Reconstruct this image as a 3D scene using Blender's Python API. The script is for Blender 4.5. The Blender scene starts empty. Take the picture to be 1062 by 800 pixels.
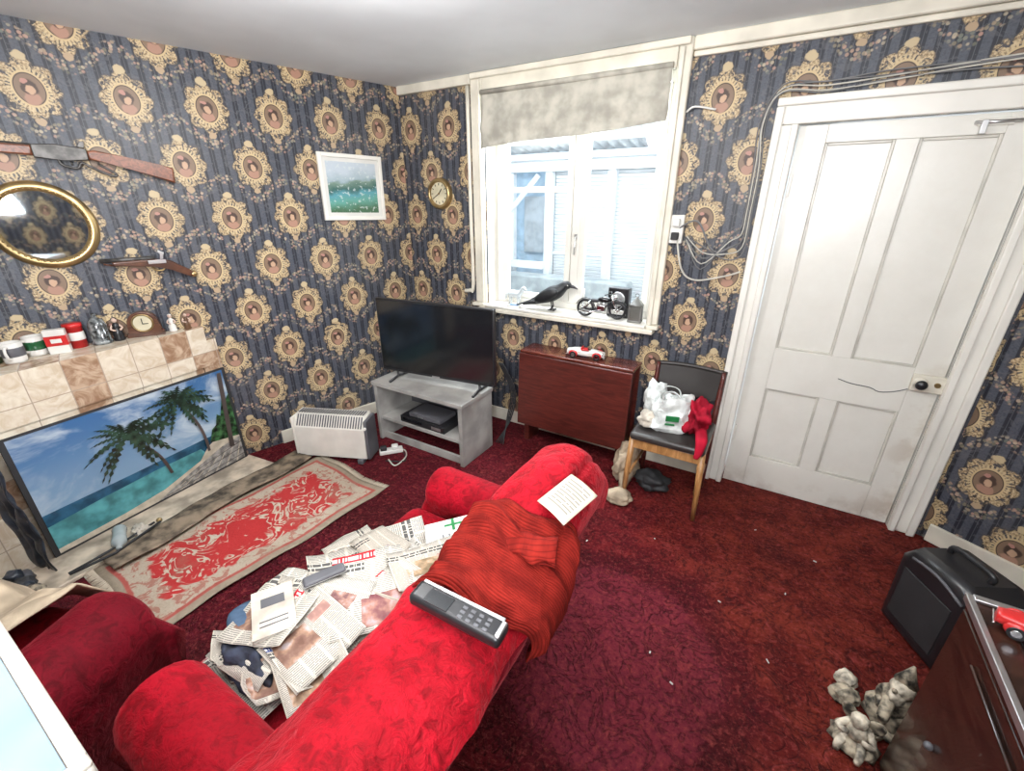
import bpy, bmesh, math, random
from mathutils import Vector, Matrix, Euler, noise as mn
random.seed(7)
R=math.radians; pi=math.pi
sc=bpy.context.scene
COL=sc.collection
# ------------------------------------------------------------------ materials
class NT:
    def __init__(s,name):
        s.m=bpy.data.materials.new(name); s.m.use_nodes=True; s.t=s.m.node_tree
        s.b=s.t.nodes['Principled BSDF']; s.o=s.t.nodes['Material Output']
    def n(s,ty,**k):
        x=s.t.nodes.new(ty)
        for a,b in k.items(): setattr(x,a,b)
        return x
    def put(s,sock,v):
        if isinstance(v,bpy.types.NodeSocket): s.t.links.new(v,sock)
        elif isinstance(v,(tuple,list)) and len(v)==3 and sock.type=='RGBA': sock.default_value=(*v,1)
        else: sock.default_value=v
    def M(s,op,a,b=0,c=None,clamp=False):
        x=s.n('ShaderNodeMath',operation=op,use_clamp=clamp); s.put(x.inputs[0],a); s.put(x.inputs[1],b)
        if c is not None: s.put(x.inputs[2],c)
        return x.outputs[0]
    def mix(s,f,a,b):
        x=s.n('ShaderNodeMix',data_type='RGBA'); s.put(x.inputs[0],f); s.put(x.inputs[6],a); s.put(x.inputs[7],b); return x.outputs[2]
    def uv(s):
        x=s.n('ShaderNodeTexCoord'); return x.outputs['UV']
    def obj(s): return s.n('ShaderNodeTexCoord').outputs['Object']
    def sep(s,v):
        x=s.n('ShaderNodeSeparateXYZ'); s.put(x.inputs[0],v); return x.outputs
    def comb(s,a,b,c=0):
        x=s.n('ShaderNodeCombineXYZ'); s.put(x.inputs[0],a); s.put(x.inputs[1],b); s.put(x.inputs[2],c); return x.outputs[0]
    def noise(s,vec,scale,detail=2,rough=.5,dist=0):
        x=s.n('ShaderNodeTexNoise'); s.put(x.inputs['Vector'],vec); x.inputs['Scale'].default_value=scale; x.inputs['Detail'].default_value=detail; x.inputs['Roughness'].default_value=rough; x.inputs['Distortion'].default_value=dist
        return x.outputs
    def vor(s,vec,scale,feature='F1'):
        x=s.n('ShaderNodeTexVoronoi',feature=feature); s.put(x.inputs['Vector'],vec); x.inputs['Scale'].default_value=scale; return x.outputs
    def ss(s,x,a,b):
        y=s.n('ShaderNodeMapRange',interpolation_type='SMOOTHSTEP'); s.put(y.inputs[0],x)
        if a<=b: y.inputs[1].default_value=a; y.inputs[2].default_value=b
        else: y.inputs[1].default_value=b; y.inputs[2].default_value=a; y.inputs[3].default_value=1; y.inputs[4].default_value=0
        return y.outputs[0]
    def ramp(s,f,stops):
        x=s.n('ShaderNodeValToRGB'); s.put(x.inputs[0],f); cr=x.color_ramp
        while len(cr.elements)<len(stops): cr.elements.new(.5)
        for e,(p,c) in zip(cr.elements,stops): e.position=p; e.color=(*c,1)
        return x.outputs[0]
    def bump(s,h,strength=.3,dist=.01):
        x=s.n('ShaderNodeBump'); s.put(x.inputs['Height'],h); x.inputs['Strength'].default_value=strength; x.inputs['Distance'].default_value=dist
        s.t.links.new(x.outputs[0],s.b.inputs['Normal'])
    def col(s,c): s.put(s.b.inputs['Base Color'],c)
    def rough(s,r): s.put(s.b.inputs['Roughness'],r)

def mat(name,c,rough=.6,metal=0,var=.12,vs=8,bump=0,bs=60,sheen=0,coat=0,spec=None):
    t=NT(name); o=t.obj(); nz=t.noise(o,vs,3)[0]
    k=t.ss(nz,.3,.7)
    d=tuple(max(0,x*(1-var*1.6)) for x in c); l=tuple(min(1,x*(1+var)) for x in c)
    t.col(t.mix(k,d,l)); t.rough(rough); t.b.inputs['Metallic'].default_value=metal
    if bump: t.bump(t.noise(o,bs,3)[0],bump,.004)
    if sheen: t.b.inputs['Sheen Weight'].default_value=sheen; t.b.inputs['Sheen Roughness'].default_value=.4; t.b.inputs['Sheen Tint'].default_value=(min(1,c[0]*2+.2),c[1]+.06,c[2]+.08,1)
    if coat: t.b.inputs['Coat Weight'].default_value=coat; t.b.inputs['Coat Roughness'].default_value=.1
    if spec is not None: t.b.inputs['Specular IOR Level'].default_value=spec
    return t.m
def wood(name,c1,c2,rough=.3,scale=(3,3,30),coat=.3):
    t=NT(name); o=t.obj(); mp=t.n('ShaderNodeMapping'); t.put(mp.inputs[0],o); mp.inputs['Scale'].default_value=scale
    nz=t.noise(mp.outputs[0],2.2,5,.6,1.2)[0]
    t.col(t.mix(t.ss(nz,.3,.7),c1,c2)); t.rough(rough); t.b.inputs['Coat Weight'].default_value=coat
    return t.m

def wallpaper():
    t=NT('cameo_wallpaper'); uv=t.uv(); M=t.M
    u,v,_=t.sep(uv)
    nz=t.noise(uv,26,3,.6)
    nsep=t.sep(nz[1])
    du=M('MULTIPLY',M('SUBTRACT',nsep[0],.5),.024); dv=M('MULTIPLY',M('SUBTRACT',nsep[1],.5),.024)
    fine=t.noise(uv,110,3,.65)[0]; med=t.noise(uv,48,3,.6,.8)[0]
    vo=t.vor(uv,62); vcol=t.sep(vo[1]); vd=vo[0]
    fs=M('FRACT',M('DIVIDE',M('ADD',u,5.0),.0575))
    s1=t.ss(M('ABSOLUTE',M('SUBTRACT',fs,.5)),.2,.26)
    base=t.mix(s1,(.016,.019,.029),(.070,.078,.098))
    base=t.mix(M('MULTIPLY',t.ss(fine,.4,.7),.45),base,(.017,.017,.027))
    line2=t.ss(M('ABSOLUTE',M('SUBTRACT',fs,.5)),.04,.0)
    base=t.mix(M('MULTIPLY',line2,.6),base,(.13,.135,.15))
    dm=t.noise(uv,30,2,.5,1.5)[0]
    base=t.mix(M('MULTIPLY',t.ss(dm,.56,.6),.4),base,(.11,.11,.12))
    def lat(base,ou,ov):
        lu=M('MULTIPLY',M('SUBTRACT',M('FRACT',M('ADD',M('DIVIDE',M('ADD',u,ou),.345),20.5)),.5),.345)
        lv=M('MULTIPLY',M('SUBTRACT',M('FRACT',M('ADD',M('DIVIDE',M('ADD',v,ov),.565),20.5)),.5),.565)
        lud=M('ADD',lu,du); lvd=M('ADD',lv,dv)
        cw=M('MULTIPLY',M('COSINE',M('MULTIPLY',lu,2*pi/.345)),.055)
        for (cc,sg,w) in ((-.125,-1,.028),(.175,1,.02)):
            d=M('ABSOLUTE',M('SUBTRACT',lvd,M('ADD',M('MULTIPLY',cw,sg),cc)))
            g=M('MULTIPLY',t.ss(d,w,w*.5),t.ss(vd,.58,.33))
            fc=t.ramp(vcol[0],[(0,(.13,.13,.09)),(.3,(.30,.23,.15)),(.55,(.38,.22,.17)),(.75,(.42,.35,.25)),(1,(.11,.13,.11))])
            base=t.mix(M('MULTIPLY',g,.8),base,fc)
        def rad(a,b,sx):
            x=M('DIVIDE',a,sx); return M('SQRT',M('ADD',M('MULTIPLY',x,x),M('MULTIPLY',b,b)))
        r=rad(lud,lvd,.84); r0=rad(lu,lv,.82)
        th=M('ARCTAN2',lv,lu)
        lob=M('MULTIPLY',M('ABSOLUTE',M('COSINE',M('MULTIPLY',th,4))),.024)
        edge=M('SUBTRACT',r,lob)
        scroll=M('MULTIPLY',t.ss(edge,.108,.098),t.ss(med,.40,.52))
        halo=t.ss(edge,.116,.103)
        base=t.mix(M('MULTIPLY',halo,.55),base,(.04,.032,.03))
        gold=t.mix(t.ss(fine,.35,.65),(.19,.125,.06),(.58,.45,.27))
        base=t.mix(scroll,base,gold)
        ray=t.ss(M('COSINE',M('MULTIPLY',th,34)),-.2,.3)
        rm=M('MULTIPLY',M('MULTIPLY',t.ss(r0,.092,.088),ray),.85)
        base=t.mix(rm,base,(.55,.43,.25))
        base=t.mix(t.ss(r0,.073,.071),base,(.53,.40,.22))
        base=t.mix(t.ss(r0,.065,.063),base,(.07,.045,.03))
        base=t.mix(t.ss(r0,.060,.058),base,(.20,.13,.085))
        def blob(cx,cz,rr,sx,col,b):
            q=rad(M('SUBTRACT',lud,cx),M('SUBTRACT',lvd,cz),sx); return t.mix(t.ss(q,rr,rr*.75),b,col)
        base=blob(0,-.038,.028,1.2,(.36,.2,.14),base)
        base=blob(0,.006,.034,.95,(.055,.03,.022),base)
        base=blob(.002,-.004,.021,.8,(.48,.31,.2),base)
        base=blob(-.012,.030,.010,1.5,(.4,.2,.16),base)
        base=blob(0,.128,.020,1.3,(.48,.38,.23),base)
        base=blob(0,-.130,.018,1.2,(.4,.29,.18),base)
        return base
    base=lat(base,0,0); base=lat(base,.1725,.2825)
    big=t.noise(uv,1.3,2)[0]
    base=t.mix(M('MULTIPLY',t.ss(big,.4,.8),.08),base,(.35,.33,.3))
    t.col(base); t.rough(.45); t.b.inputs['Specular IOR Level'].default_value=.4; t.bump(fine,.08,.002)
    return t.m

def carpet():
    t=NT('red_carpet'); o=t.obj(); M=t.M; x,y,z=t.sep(o)
    fib=t.noise(o,60,6,.75)[0]; clump=t.noise(o,24,4,.7,.8)[0]; cu=t.noise(o,6.5,2,.5,3.0)[0]; big=t.noise(o,1.3,4,.6)[0]; mid=t.noise(o,5,4,.65)[0]
    lines=t.ss(M('ABSOLUTE',M('SUBTRACT',cu,.5)),.0,.045)
    c=t.mix(t.ss(mid,.35,.65),(.125,.003,.008),(.215,.009,.014))
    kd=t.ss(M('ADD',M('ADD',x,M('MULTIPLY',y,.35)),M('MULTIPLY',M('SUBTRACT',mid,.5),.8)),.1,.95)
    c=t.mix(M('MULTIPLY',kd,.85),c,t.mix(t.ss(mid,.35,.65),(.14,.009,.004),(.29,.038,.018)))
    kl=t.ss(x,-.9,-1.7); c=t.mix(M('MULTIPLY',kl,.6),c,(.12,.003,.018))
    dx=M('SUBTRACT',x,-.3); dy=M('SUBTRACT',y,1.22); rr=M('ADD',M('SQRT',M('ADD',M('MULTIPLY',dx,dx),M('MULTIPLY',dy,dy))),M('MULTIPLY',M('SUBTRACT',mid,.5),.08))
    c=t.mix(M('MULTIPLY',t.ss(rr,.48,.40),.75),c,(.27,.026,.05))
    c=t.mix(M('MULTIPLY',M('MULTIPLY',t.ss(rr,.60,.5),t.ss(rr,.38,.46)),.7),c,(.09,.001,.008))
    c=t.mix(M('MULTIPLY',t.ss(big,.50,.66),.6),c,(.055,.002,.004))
    c=t.mix(M('MULTIPLY',M('SUBTRACT',1,lines),.55),c,(.045,.001,.003))
    c=t.mix(M('MULTIPLY',t.ss(clump,.52,.72),.6),c,(.42,.06,.055))
    c=t.mix(M('MULTIPLY',t.ss(clump,.48,.3),.7),c,(.04,.001,.002))
    c=t.mix(M('MULTIPLY',t.ss(fib,.5,.7),.5),c,(.5,.09,.075))
    c=t.mix(M('MULTIPLY',t.ss(fib,.48,.32),.65),c,(.028,.0007,.002))
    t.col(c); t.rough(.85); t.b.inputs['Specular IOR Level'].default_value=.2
    t.bump(M('ADD',M('ADD',M('MULTIPLY',fib,.7),M('MULTIPLY',clump,.7)),M('MULTIPLY',lines,.35)),1.0,.045)
    return t.m

def rugmat():
    t=NT('oriental_rug_weave'); uv=t.uv(); M=t.M; u,v,_=t.sep(uv)
    mp=t.n('ShaderNodeMapping'); t.put(mp.inputs[0],uv); mp.inputs['Scale'].default_value=(.67,1.22,1)
    q=mp.outputs[0]
    n1=t.noise(q,7,2,.5,1.8)[0]; n2=t.noise(q,20,3,.6,1)[0]; n3=t.noise(q,120,2)[0]; n4=t.noise(q,3,4,.65)[0]
    red=t.mix(n3,(.28,.010,.011),(.48,.026,.025))
    cream=t.mix(n3,(.34,.28,.20),(.58,.51,.41))
    k=M('MAXIMUM',M('MULTIPLY',t.ss(M('ABSOLUTE',M('SUBTRACT',n1,.5)),.035,.018),t.ss(n4,.40,.5)),M('MULTIPLY',t.ss(n1,.62,.66),t.ss(n2,.35,.45)))
    k=M('MULTIPLY',k,t.ss(n2,.36,.46))
    c=t.mix(k,red,cream)
    du=M('SUBTRACT',.5,M('ABSOLUTE',M('SUBTRACT',u,.5))); dv=M('SUBTRACT',.5,M('ABSOLUTE',M('SUBTRACT',v,.5)))
    d=M('MINIMUM',M('MULTIPLY',du,.67),M('MULTIPLY',dv,1.22))
    dn=M('ADD',d,M('MULTIPLY',M('SUBTRACT',n1,.5),.2))
    bord=t.mix(t.ss(n2,.52,.6),t.mix(n3,(.28,.22,.16),(.48,.41,.32)),t.mix(n3,(.26,.10,.07),(.38,.18,.14)))
    c=t.mix(t.ss(dn,.15,.13),c,bord)
    c=t.mix(t.ss(M('ADD',d,M('MULTIPLY',M('SUBTRACT',n2,.5),.02)),.060,.052),c,t.mix(n2,(.25,.04,.03),(.42,.10,.08)))
    c=t.mix(t.ss(d,.042,.034),c,t.mix(n2,(.17,.135,.09),(.34,.28,.21)))
    t.col(t.mix(M('MULTIPLY',t.ss(n4,.48,.7),.45),c,(.22,.16,.11))); t.rough(.95); t.bump(n3,.5,.004); return t.m

def newsmat():
    t=NT('newsprint'); uv=t.uv(); M=t.M; u,v,_=t.sep(uv)
    seed=M('FLOOR',u); lu=M('FRACT',u)
    wn=t.n('ShaderNodeTexWhiteNoise',noise_dimensions='1D'); t.put(wn.inputs['W'],seed); rs=t.sep(wn.outputs['Color'])
    line=t.ss(M('ABSOLUTE',M('SUBTRACT',M('FRACT',M('MULTIPLY',v,44)),.5)),.34,.2)
    words=t.ss(t.noise(t.comb(M('MULTIPLY',u,55),M('FLOOR',M('MULTIPLY',v,44))),1,1)[0],.36,.42)
    col=t.ss(M('ABSOLUTE',M('SUBTRACT',M('FRACT',M('MULTIPLY',lu,4)),.5)),.45,.41)
    tx=M('MULTIPLY',M('MULTIPLY',line,words),col)
    paper=t.mix(rs[1],(.40,.35,.28),(.60,.57,.50))
    c=t.mix(M('MULTIPLY',tx,.7),paper,(.08,.08,.085))
    hl=t.ss(M('ABSOLUTE',M('SUBTRACT',M('FRACT',M('MULTIPLY',v,15)),.5)),.36,.3)
    hw=t.ss(t.noise(t.comb(M('MULTIPLY',u,45),M('FLOOR',M('MULTIPLY',v,15)),3),1,0)[0],.38,.42)
    hr=M('MULTIPLY',M('MULTIPLY',t.ss(v,.72,.721),M('LESS_THAN',v,.86)),M('LESS_THAN',lu,M('ADD',.4,M('MULTIPLY',rs[2],.6))))
    c=t.mix(hr,c,t.mix(M('MULTIPLY',M('MULTIPLY',hl,hw),.9),paper,(.03,.03,.035)))
    px=M('ADD',.02,M('MULTIPLY',rs[0],.5)); py=M('ADD',.06,M('MULTIPLY',rs[2],.3))
    inb=M('MULTIPLY',M('LESS_THAN',M('ABSOLUTE',M('SUBTRACT',lu,M('ADD',px,.2))),.24),M('LESS_THAN',M('ABSOLUTE',M('SUBTRACT',v,M('ADD',py,.17))),.17))
    ph=t.ramp(t.noise(uv,6,3)[0],[(.3,(.02,.025,.04)),(.45,(.11,.09,.09)),(.55,(.30,.21,.16)),(.7,(.45,.46,.48))])
    tint=t.mix(.3,ph,t.ramp(rs[1],[(0,(.05,.12,.28)),(.4,(.45,.32,.10)),(.7,(.38,.06,.06)),(1,(.1,.22,.15))]))
    c=t.mix(inb,c,tint)
    in2=M('MULTIPLY',M('MULTIPLY',M('LESS_THAN',M('ABSOLUTE',M('SUBTRACT',lu,.78)),.14),M('LESS_THAN',M('ABSOLUTE',M('SUBTRACT',v,.6)),.07)),M('GREATER_THAN',rs[2],.4))
    c=t.mix(in2,c,t.mix(.5,ph,(.5,.25,.2)))
    mh=M('MULTIPLY',M('MULTIPLY',M('GREATER_THAN',v,.89),M('GREATER_THAN',rs[1],.6)),M('LESS_THAN',lu,.55))
    mc=t.mix(M('GREATER_THAN',rs[0],.35),(.03,.06,.22),(.5,.02,.03))
    mw=M('MULTIPLY',t.ss(t.noise(t.comb(M('MULTIPLY',u,30),8,seed),1,0)[0],.46,.49),M('LESS_THAN',M('ABSOLUTE',M('SUBTRACT',v,.945)),.028))
    c=t.mix(mh,c,t.mix(mw,mc,(.7,.7,.68)))
    t.col(c); t.rough(.8); t.b.inputs['Specular IOR Level'].default_value=.2; return t.m

def doorpaint():
    t=NT('dirty_white_door_paint'); o=t.obj(); M=t.M; x,y,z=t.sep(o); n=t.noise(o,6,4,.65)[0]; n2=t.noise(o,40,3)[0]
    c=t.mix(n,(.62,.60,.54),(.75,.74,.69))
    g=M('MULTIPLY',t.ss(x,.22,.42),t.ss(z,1.15,.75)); c=t.mix(M('MULTIPLY',M('MULTIPLY',g,t.ss(n,.4,.65)),.5),c,(.34,.26,.18))
    b=t.ss(z,.22,.0); c=t.mix(M('MULTIPLY',M('MULTIPLY',b,t.ss(n,.4,.7)),.5),c,(.3,.22,.16))
    t.col(c); t.rough(.32); t.bump(n2,.06,.003); return t.m

MW=wallpaper(); MCARP=carpet(); MRUG=rugmat(); MNEWS=newsmat(); MDOOR=doorpaint()
cream_paint=mat('cream_gloss_paint',(.68,.64,.54),.35,var=.10,vs=5,bump=.05,bs=25)
white_paint=mat('white_gloss_paint',(.74,.72,.66),.3,var=.05,vs=3)
white_line=mat('door_moulding_paint',(.56,.54,.48),.35)
ceil_m=mat('ceiling_emulsion',(.76,.80,.83),.8,var=.04,vs=2)
def velvetm(name,a,b_,c_,sh,bs=1):
    t=NT(name); o=t.obj()
    n=t.noise(o,4.5,4,.6,1)[0]; n2=t.noise(o,28,4,.65,.8)[0]; n3=t.noise(o,120,2)[0]
    c=t.mix(t.ss(n,.3,.7),a,b_); c=t.mix(t.M('MULTIPLY',t.ss(n2,.52,.36),.6),c,c_); c=t.mix(t.M('MULTIPLY',t.ss(n3,.5,.35),.25),c,c_)
    t.col(c); t.rough(.75); t.bump(t.M('ADD',n2,t.M('MULTIPLY',n,1.5)),.7*bs,.02); t.b.inputs['Sheen Weight'].default_value=sh; t.b.inputs['Sheen Roughness'].default_value=.35; t.b.inputs['Sheen Tint'].default_value=(1,.16,.18,1); t.b.inputs['Specular IOR Level'].default_value=.12; return t.m
velvet=velvetm('red_velvet',(.22,.002,.008),(.33,.003,.013),(.10,.001,.003),.22,.6)
velvet_d=velvetm('dark_red_velvet',(.10,.002,.007),(.17,.003,.011),(.045,.001,.002),.2,.6)
throw_m=velvetm('crushed_red_throw',(.22,.002,.007),(.38,.004,.014),(.10,.001,.003),.3)
black_pl=mat('black_plastic',(.015,.015,.017),.3,var=.1)
black_gl=mat('black_gloss_screen',(.008,.009,.011),.12,var=0,coat=.3)
black_m=mat('black_matt',(.02,.02,.022),.7)
grey_lam=mat('grey_laminate',(.33,.32,.30),.5,var=.18,vs=6)
dgrey=mat('dark_grey',(.09,.09,.1),.5)
silver=mat('brushed_silver',(.6,.6,.6),.3,metal=.9,var=.05)
chrome=mat('chrome',(.7,.7,.72),.12,metal=1,var=0)
brass=mat('aged_brass',(.42,.30,.14),.35,metal=.85,var=.25)
gunmetal=mat('gunmetal',(.10,.095,.09),.45,metal=.5,var=.3,vs=30)
mahog=wood('mahogany',(.055,.012,.009),(.115,.022,.016),.3,(3,3,22),.2)
mahog_h=wood('mahogany_top',(.07,.016,.011),(.14,.034,.022),.2,(3,22,3))
teak=wood('teak_frame',(.28,.13,.04),(.5,.26,.1),.4,(20,20,3))
rifle_w=wood('rifle_walnut',(.11,.038,.02),(.26,.09,.045),.35,(20,20,20))
dark_w=wood('dark_cabinet_wood',(.010,.005,.004),(.045,.017,.011),.25,(3,3,20),.25)
clock_w=wood('clock_walnut',(.05,.02,.012),(.13,.05,.025),.3)
white_pl=mat('white_plastic',(.70,.69,.65),.35,var=.04)
heater_m=mat('cream_heater_enamel',(.66,.64,.58),.35,var=.05)
paper_m=mat('white_paper',(.64,.63,.59),.75,var=.05)
blind_m=mat('roman_blind_cloth',(.43,.41,.35),.85,var=.18,vs=10,bump=.2,bs=30)
def glass():
    t=NT('window_glass'); tr=t.n('ShaderNodeBsdfTransparent'); g=t.n('ShaderNodeBsdfGlossy'); g.inputs['Roughness'].default_value=.03
    mx=t.n('ShaderNodeMixShader'); mx.inputs[0].default_value=.05; t.t.links.new(tr.outputs[0],mx.inputs[1]); t.t.links.new(g.outputs[0],mx.inputs[2]); t.t.links.new(mx.outputs[0],t.o.inputs[0]); return t.m
glassm=glass()
mirror_m=mat('mirror_glass',(.6,.62,.63),.03,metal=1,var=0)

# ------------------------------------------------------------------ mesh builder
class B:
    def __init__(s,name): s.n=name; s.bm=bmesh.new(); s.ms=[]; s.uv=s.bm.loops.layers.uv.new('UVMap')
    def mi(s,m):
        if m not in s.ms: s.ms.append(m)
        return s.ms.index(m)
    def setf(s,faces,m,smooth=False):
        i=s.mi(m)
        for f in faces: f.material_index=i; f.smooth=smooth
    def box(s,c,sz,m,rot=(0,0,0),bev=0,seg=2):
        mt=Matrix.Translation(c)@Euler(rot).to_matrix().to_4x4()@Matrix.Diagonal((*sz,1))
        r=bmesh.ops.create_cube(s.bm,size=1,matrix=mt); vs=r['verts']
        fs=list({f for v in vs for f in v.link_faces})
        s.setf(fs,m)
        if bev:
            es=list({e for f in fs for e in f.edges})
            q=bmesh.ops.bevel(s.bm,geom=es,offset=min(bev,min(sz)*.48),segments=seg,affect='EDGES',profile=.5)
            s.setf(q['faces'],m,True)
    def bx(s,x0,x1,y0,y1,z0,z1,m,bev=0,seg=2): s.box(((x0+x1)/2,(y0+y1)/2,(z0+z1)/2),(abs(x1-x0),abs(y1-y0),abs(z1-z0)),m,bev=bev,seg=seg)
    def frame(s,x0,x1,z0,z1,w,y0,y1,m,bev=0):
        s.bx(x0,x0+w,y0,y1,z0,z1,m,bev); s.bx(x1-w,x1,y0,y1,z0,z1,m,bev); s.bx(x0+w,x1-w,y0,y1,z0,z0+w,m,bev); s.bx(x0+w,x1-w,y0,y1,z1-w,z1,m,bev)
    def cyl(s,p1,p2,r,m,r2=None,seg=16,smooth=True):
        p1=Vector(p1); p2=Vector(p2); d=p2-p1; L=d.length
        q=d.to_track_quat('Z','Y').to_matrix().to_4x4()
        rr=bmesh.ops.create_cone(s.bm,cap_ends=True,segments=seg,radius1=r,radius2=r if r2 is None else r2,depth=L,matrix=Matrix.Translation((p1+p2)/2)@q)
        fs={f for v in rr['verts'] for f in v.link_faces}
        i=s.mi(m)
        for f in fs: f.material_index=i; f.smooth=(len(f.verts)==4 and smooth)
    def sph(s,c,r,m,scale=(1,1,1),rot=(0,0,0),seg=16,nz=0,nf=8):
        rr=bmesh.ops.create_uvsphere(s.bm,u_segments=seg,v_segments=max(6,seg*2//3),radius=r,matrix=Matrix.Identity(4))
        mt=Matrix.Translation(c)@Euler(rot).to_matrix().to_4x4()@Matrix.Diagonal((*scale,1))
        for v in rr['verts']:
            if nz: v.co*= 1+nz*mn.noise(v.co/r*nf*.3+Vector(c)*9)
            v.co=mt@v.co
        s.setf({f for v in rr['verts'] for f in v.link_faces},m,True)
    def tube(s,pts,r,m,seg=8,closed=False,sm=0,flat=1):
        pts=[Vector(p) for p in pts]
        rs=r if isinstance(r,(list,tuple)) else [r]*len(pts)
        if sm:
            P=[];Q=[]; n=len(pts)
            for i in range(n-1 if not closed else n):
                p0=pts[(i-1)%n] if (closed or i>0) else pts[i]; p1=pts[i]; p2=pts[(i+1)%n]; p3=pts[(i+2)%n] if (closed or i+2<n) else p2
                for k in range(sm):
                    t=k/sm; P.append(.5*((2*p1)+(p2-p0)*t+(2*p0-5*p1+4*p2-p3)*t*t+(3*p1-p0-3*p2+p3)*t**3)); Q.append(rs[i]*(1-t)+rs[(i+1)%n]*t)
            if not closed: P.append(pts[-1]); Q.append(rs[-1])
            pts,rs=P,Q
        n=len(pts); rings=[]; nrm=None
        for i,p in enumerate(pts):
            a=pts[(i-1)%n] if (closed or i>0) else p; b=pts[(i+1)%n] if (closed or i<n-1) else p
            t=(b-a).normalized()
            if nrm is None: nrm=t.orthogonal().normalized() if abs(t.z)>.9 else Vector((0,0,1)).cross(t).normalized()
            nrm=(nrm-t*nrm.dot(t)).normalized(); bn=t.cross(nrm)
            rings.append([s.bm.verts.new(p+(nrm*math.cos(2*pi*k/seg)+bn*math.sin(2*pi*k/seg)*flat)*rs[i]) for k in range(seg)])
        fs=[]
        for i in range(n if closed else n-1):
            A=rings[i];Bq=rings[(i+1)%n]
            for k in range(seg): fs.append(s.bm.faces.new((A[k],A[(k+1)%seg],Bq[(k+1)%seg],Bq[k])))
        if not closed: fs.append(s.bm.faces.new(rings[0][::-1])); fs.append(s.bm.faces.new(rings[-1]))
        s.setf(fs,m,True)
    def lathe(s,c,prof,m,seg=24,mt=None):
        mt=(mt or Matrix.Identity(4)); c=Vector(c); rings=[]
        for r,z in prof:
            if r<1e-4: rings.append([s.bm.verts.new(c+(mt@Vector((0,0,z))))])
            else: rings.append([s.bm.verts.new(c+(mt@Vector((r*math.cos(2*pi*k/seg),r*math.sin(2*pi*k/seg),z)))) for k in range(seg)])
        fs=[]
        for A,Bq in zip(rings,rings[1:]):
            if len(A)==1 and len(Bq)==1: continue
            for k in range(seg):
                k2=(k+1)%seg
                if len(A)==1: fs.append(s.bm.faces.new((A[0],Bq[k2],Bq[k])))
                elif len(Bq)==1: fs.append(s.bm.faces.new((A[k],A[k2],Bq[0])))
                else: fs.append(s.bm.faces.new((A[k],A[k2],Bq[k2],Bq[k])))
        if len(rings[0])>1 and prof[0][1]<prof[-1][1]-1e-5: fs.append(s.bm.faces.new(rings[0][::-1]))
        s.setf(fs,m,True)
    def prism(s,poly,d,mt,m,bev=0,smooth=False):
        A=[s.bm.verts.new(mt@Vector((x,y,0))) for x,y in poly]; Bq=[s.bm.verts.new(mt@Vector((x,y,d))) for x,y in poly]
        n=len(poly); fs=[s.bm.faces.new(A[::-1]),s.bm.faces.new(Bq)]
        sd=[s.bm.faces.new((A[k],A[(k+1)%n],Bq[(k+1)%n],Bq[k])) for k in range(n)]
        s.setf(fs,m); s.setf(sd,m,smooth)
        if bev:
            es=list({e for f in fs for e in f.edges}); q=bmesh.ops.bevel(s.bm,geom=es,offset=bev,segments=3,affect='EDGES',profile=.5); s.setf(q['faces'],m,True)
    def grid(s,nu,nv,fn,m,uvf=None,closed_v=False,smooth=True,capu=False):
        G=[[s.bm.verts.new(fn(i/nu,j/nv)) for j in range(nv if closed_v else nv+1)] for i in range(nu+1)]
        fs=[]; w=len(G[0])
        for i in range(nu):
            for j in range(nv):
                f=s.bm.faces.new((G[i][j],G[i+1][j],G[i+1][(j+1)%w],G[i][(j+1)%w])); fs.append(f)
                if uvf:
                    for l,(a,b) in zip(f.loops,((i,j),(i+1,j),(i+1,j+1),(i,j+1))): l[s.uv].uv=uvf(a/nu,b/nv)
        if capu: fs.append(s.bm.faces.new(G[0])); fs.append(s.bm.faces.new(G[-1][::-1]))
        s.setf(fs,m,smooth)
    def quad(s,p,m,uvs=None):
        f=s.bm.faces.new([s.bm.verts.new(Vector(q)) for q in p]); s.setf([f],m)
        if uvs:
            for l,q in zip(f.loops,uvs): l[s.uv].uv=q
    def done(s,M=None,solid=0,keepn=False):
        if not keepn: bmesh.ops.recalc_face_normals(s.bm,faces=s.bm.faces)
        me=bpy.data.meshes.new(s.n)
        if M is None:
            xs=[v.co for v in s.bm.verts]
            c=Vector(((min(v.x for v in xs)+max(v.x for v in xs))/2,(min(v.y for v in xs)+max(v.y for v in xs))/2,min(v.z for v in xs)))
            if s.n.startswith(('floor','wall_n','wall_w','wall_e','wall_s','ceiling')): c=Vector((0,0,0))
            for v in s.bm.verts: v.co-=c
            M=Matrix.Translation(c)
        s.bm.to_mesh(me); s.bm.free()
        for m in s.ms: me.materials.append(m)
        o=bpy.data.objects.new(s.n,me); COL.objects.link(o); o.matrix_world=M
        if solid: q=o.modifiers.new('solid','SOLIDIFY'); q.thickness=solid; q.offset=1
        return o
def place(x,y,z,yaw=0,rx=0,ry=0): return Matrix.Translation((x,y,z))@Euler((R(rx),R(ry),R(yaw))).to_matrix().to_4x4()

# ------------------------------------------------------------------ camera
cam=bpy.data.cameras.new('camera'); co=bpy.data.objects.new('camera',cam); COL.objects.link(co)
cam.sensor_width=36; cam.lens=455/1062*36; cam.clip_start=.02
co.location=(0,0,1.65); co.rotation_euler=(R(90-22.8),0,R(31.2)); sc.camera=co

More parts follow.
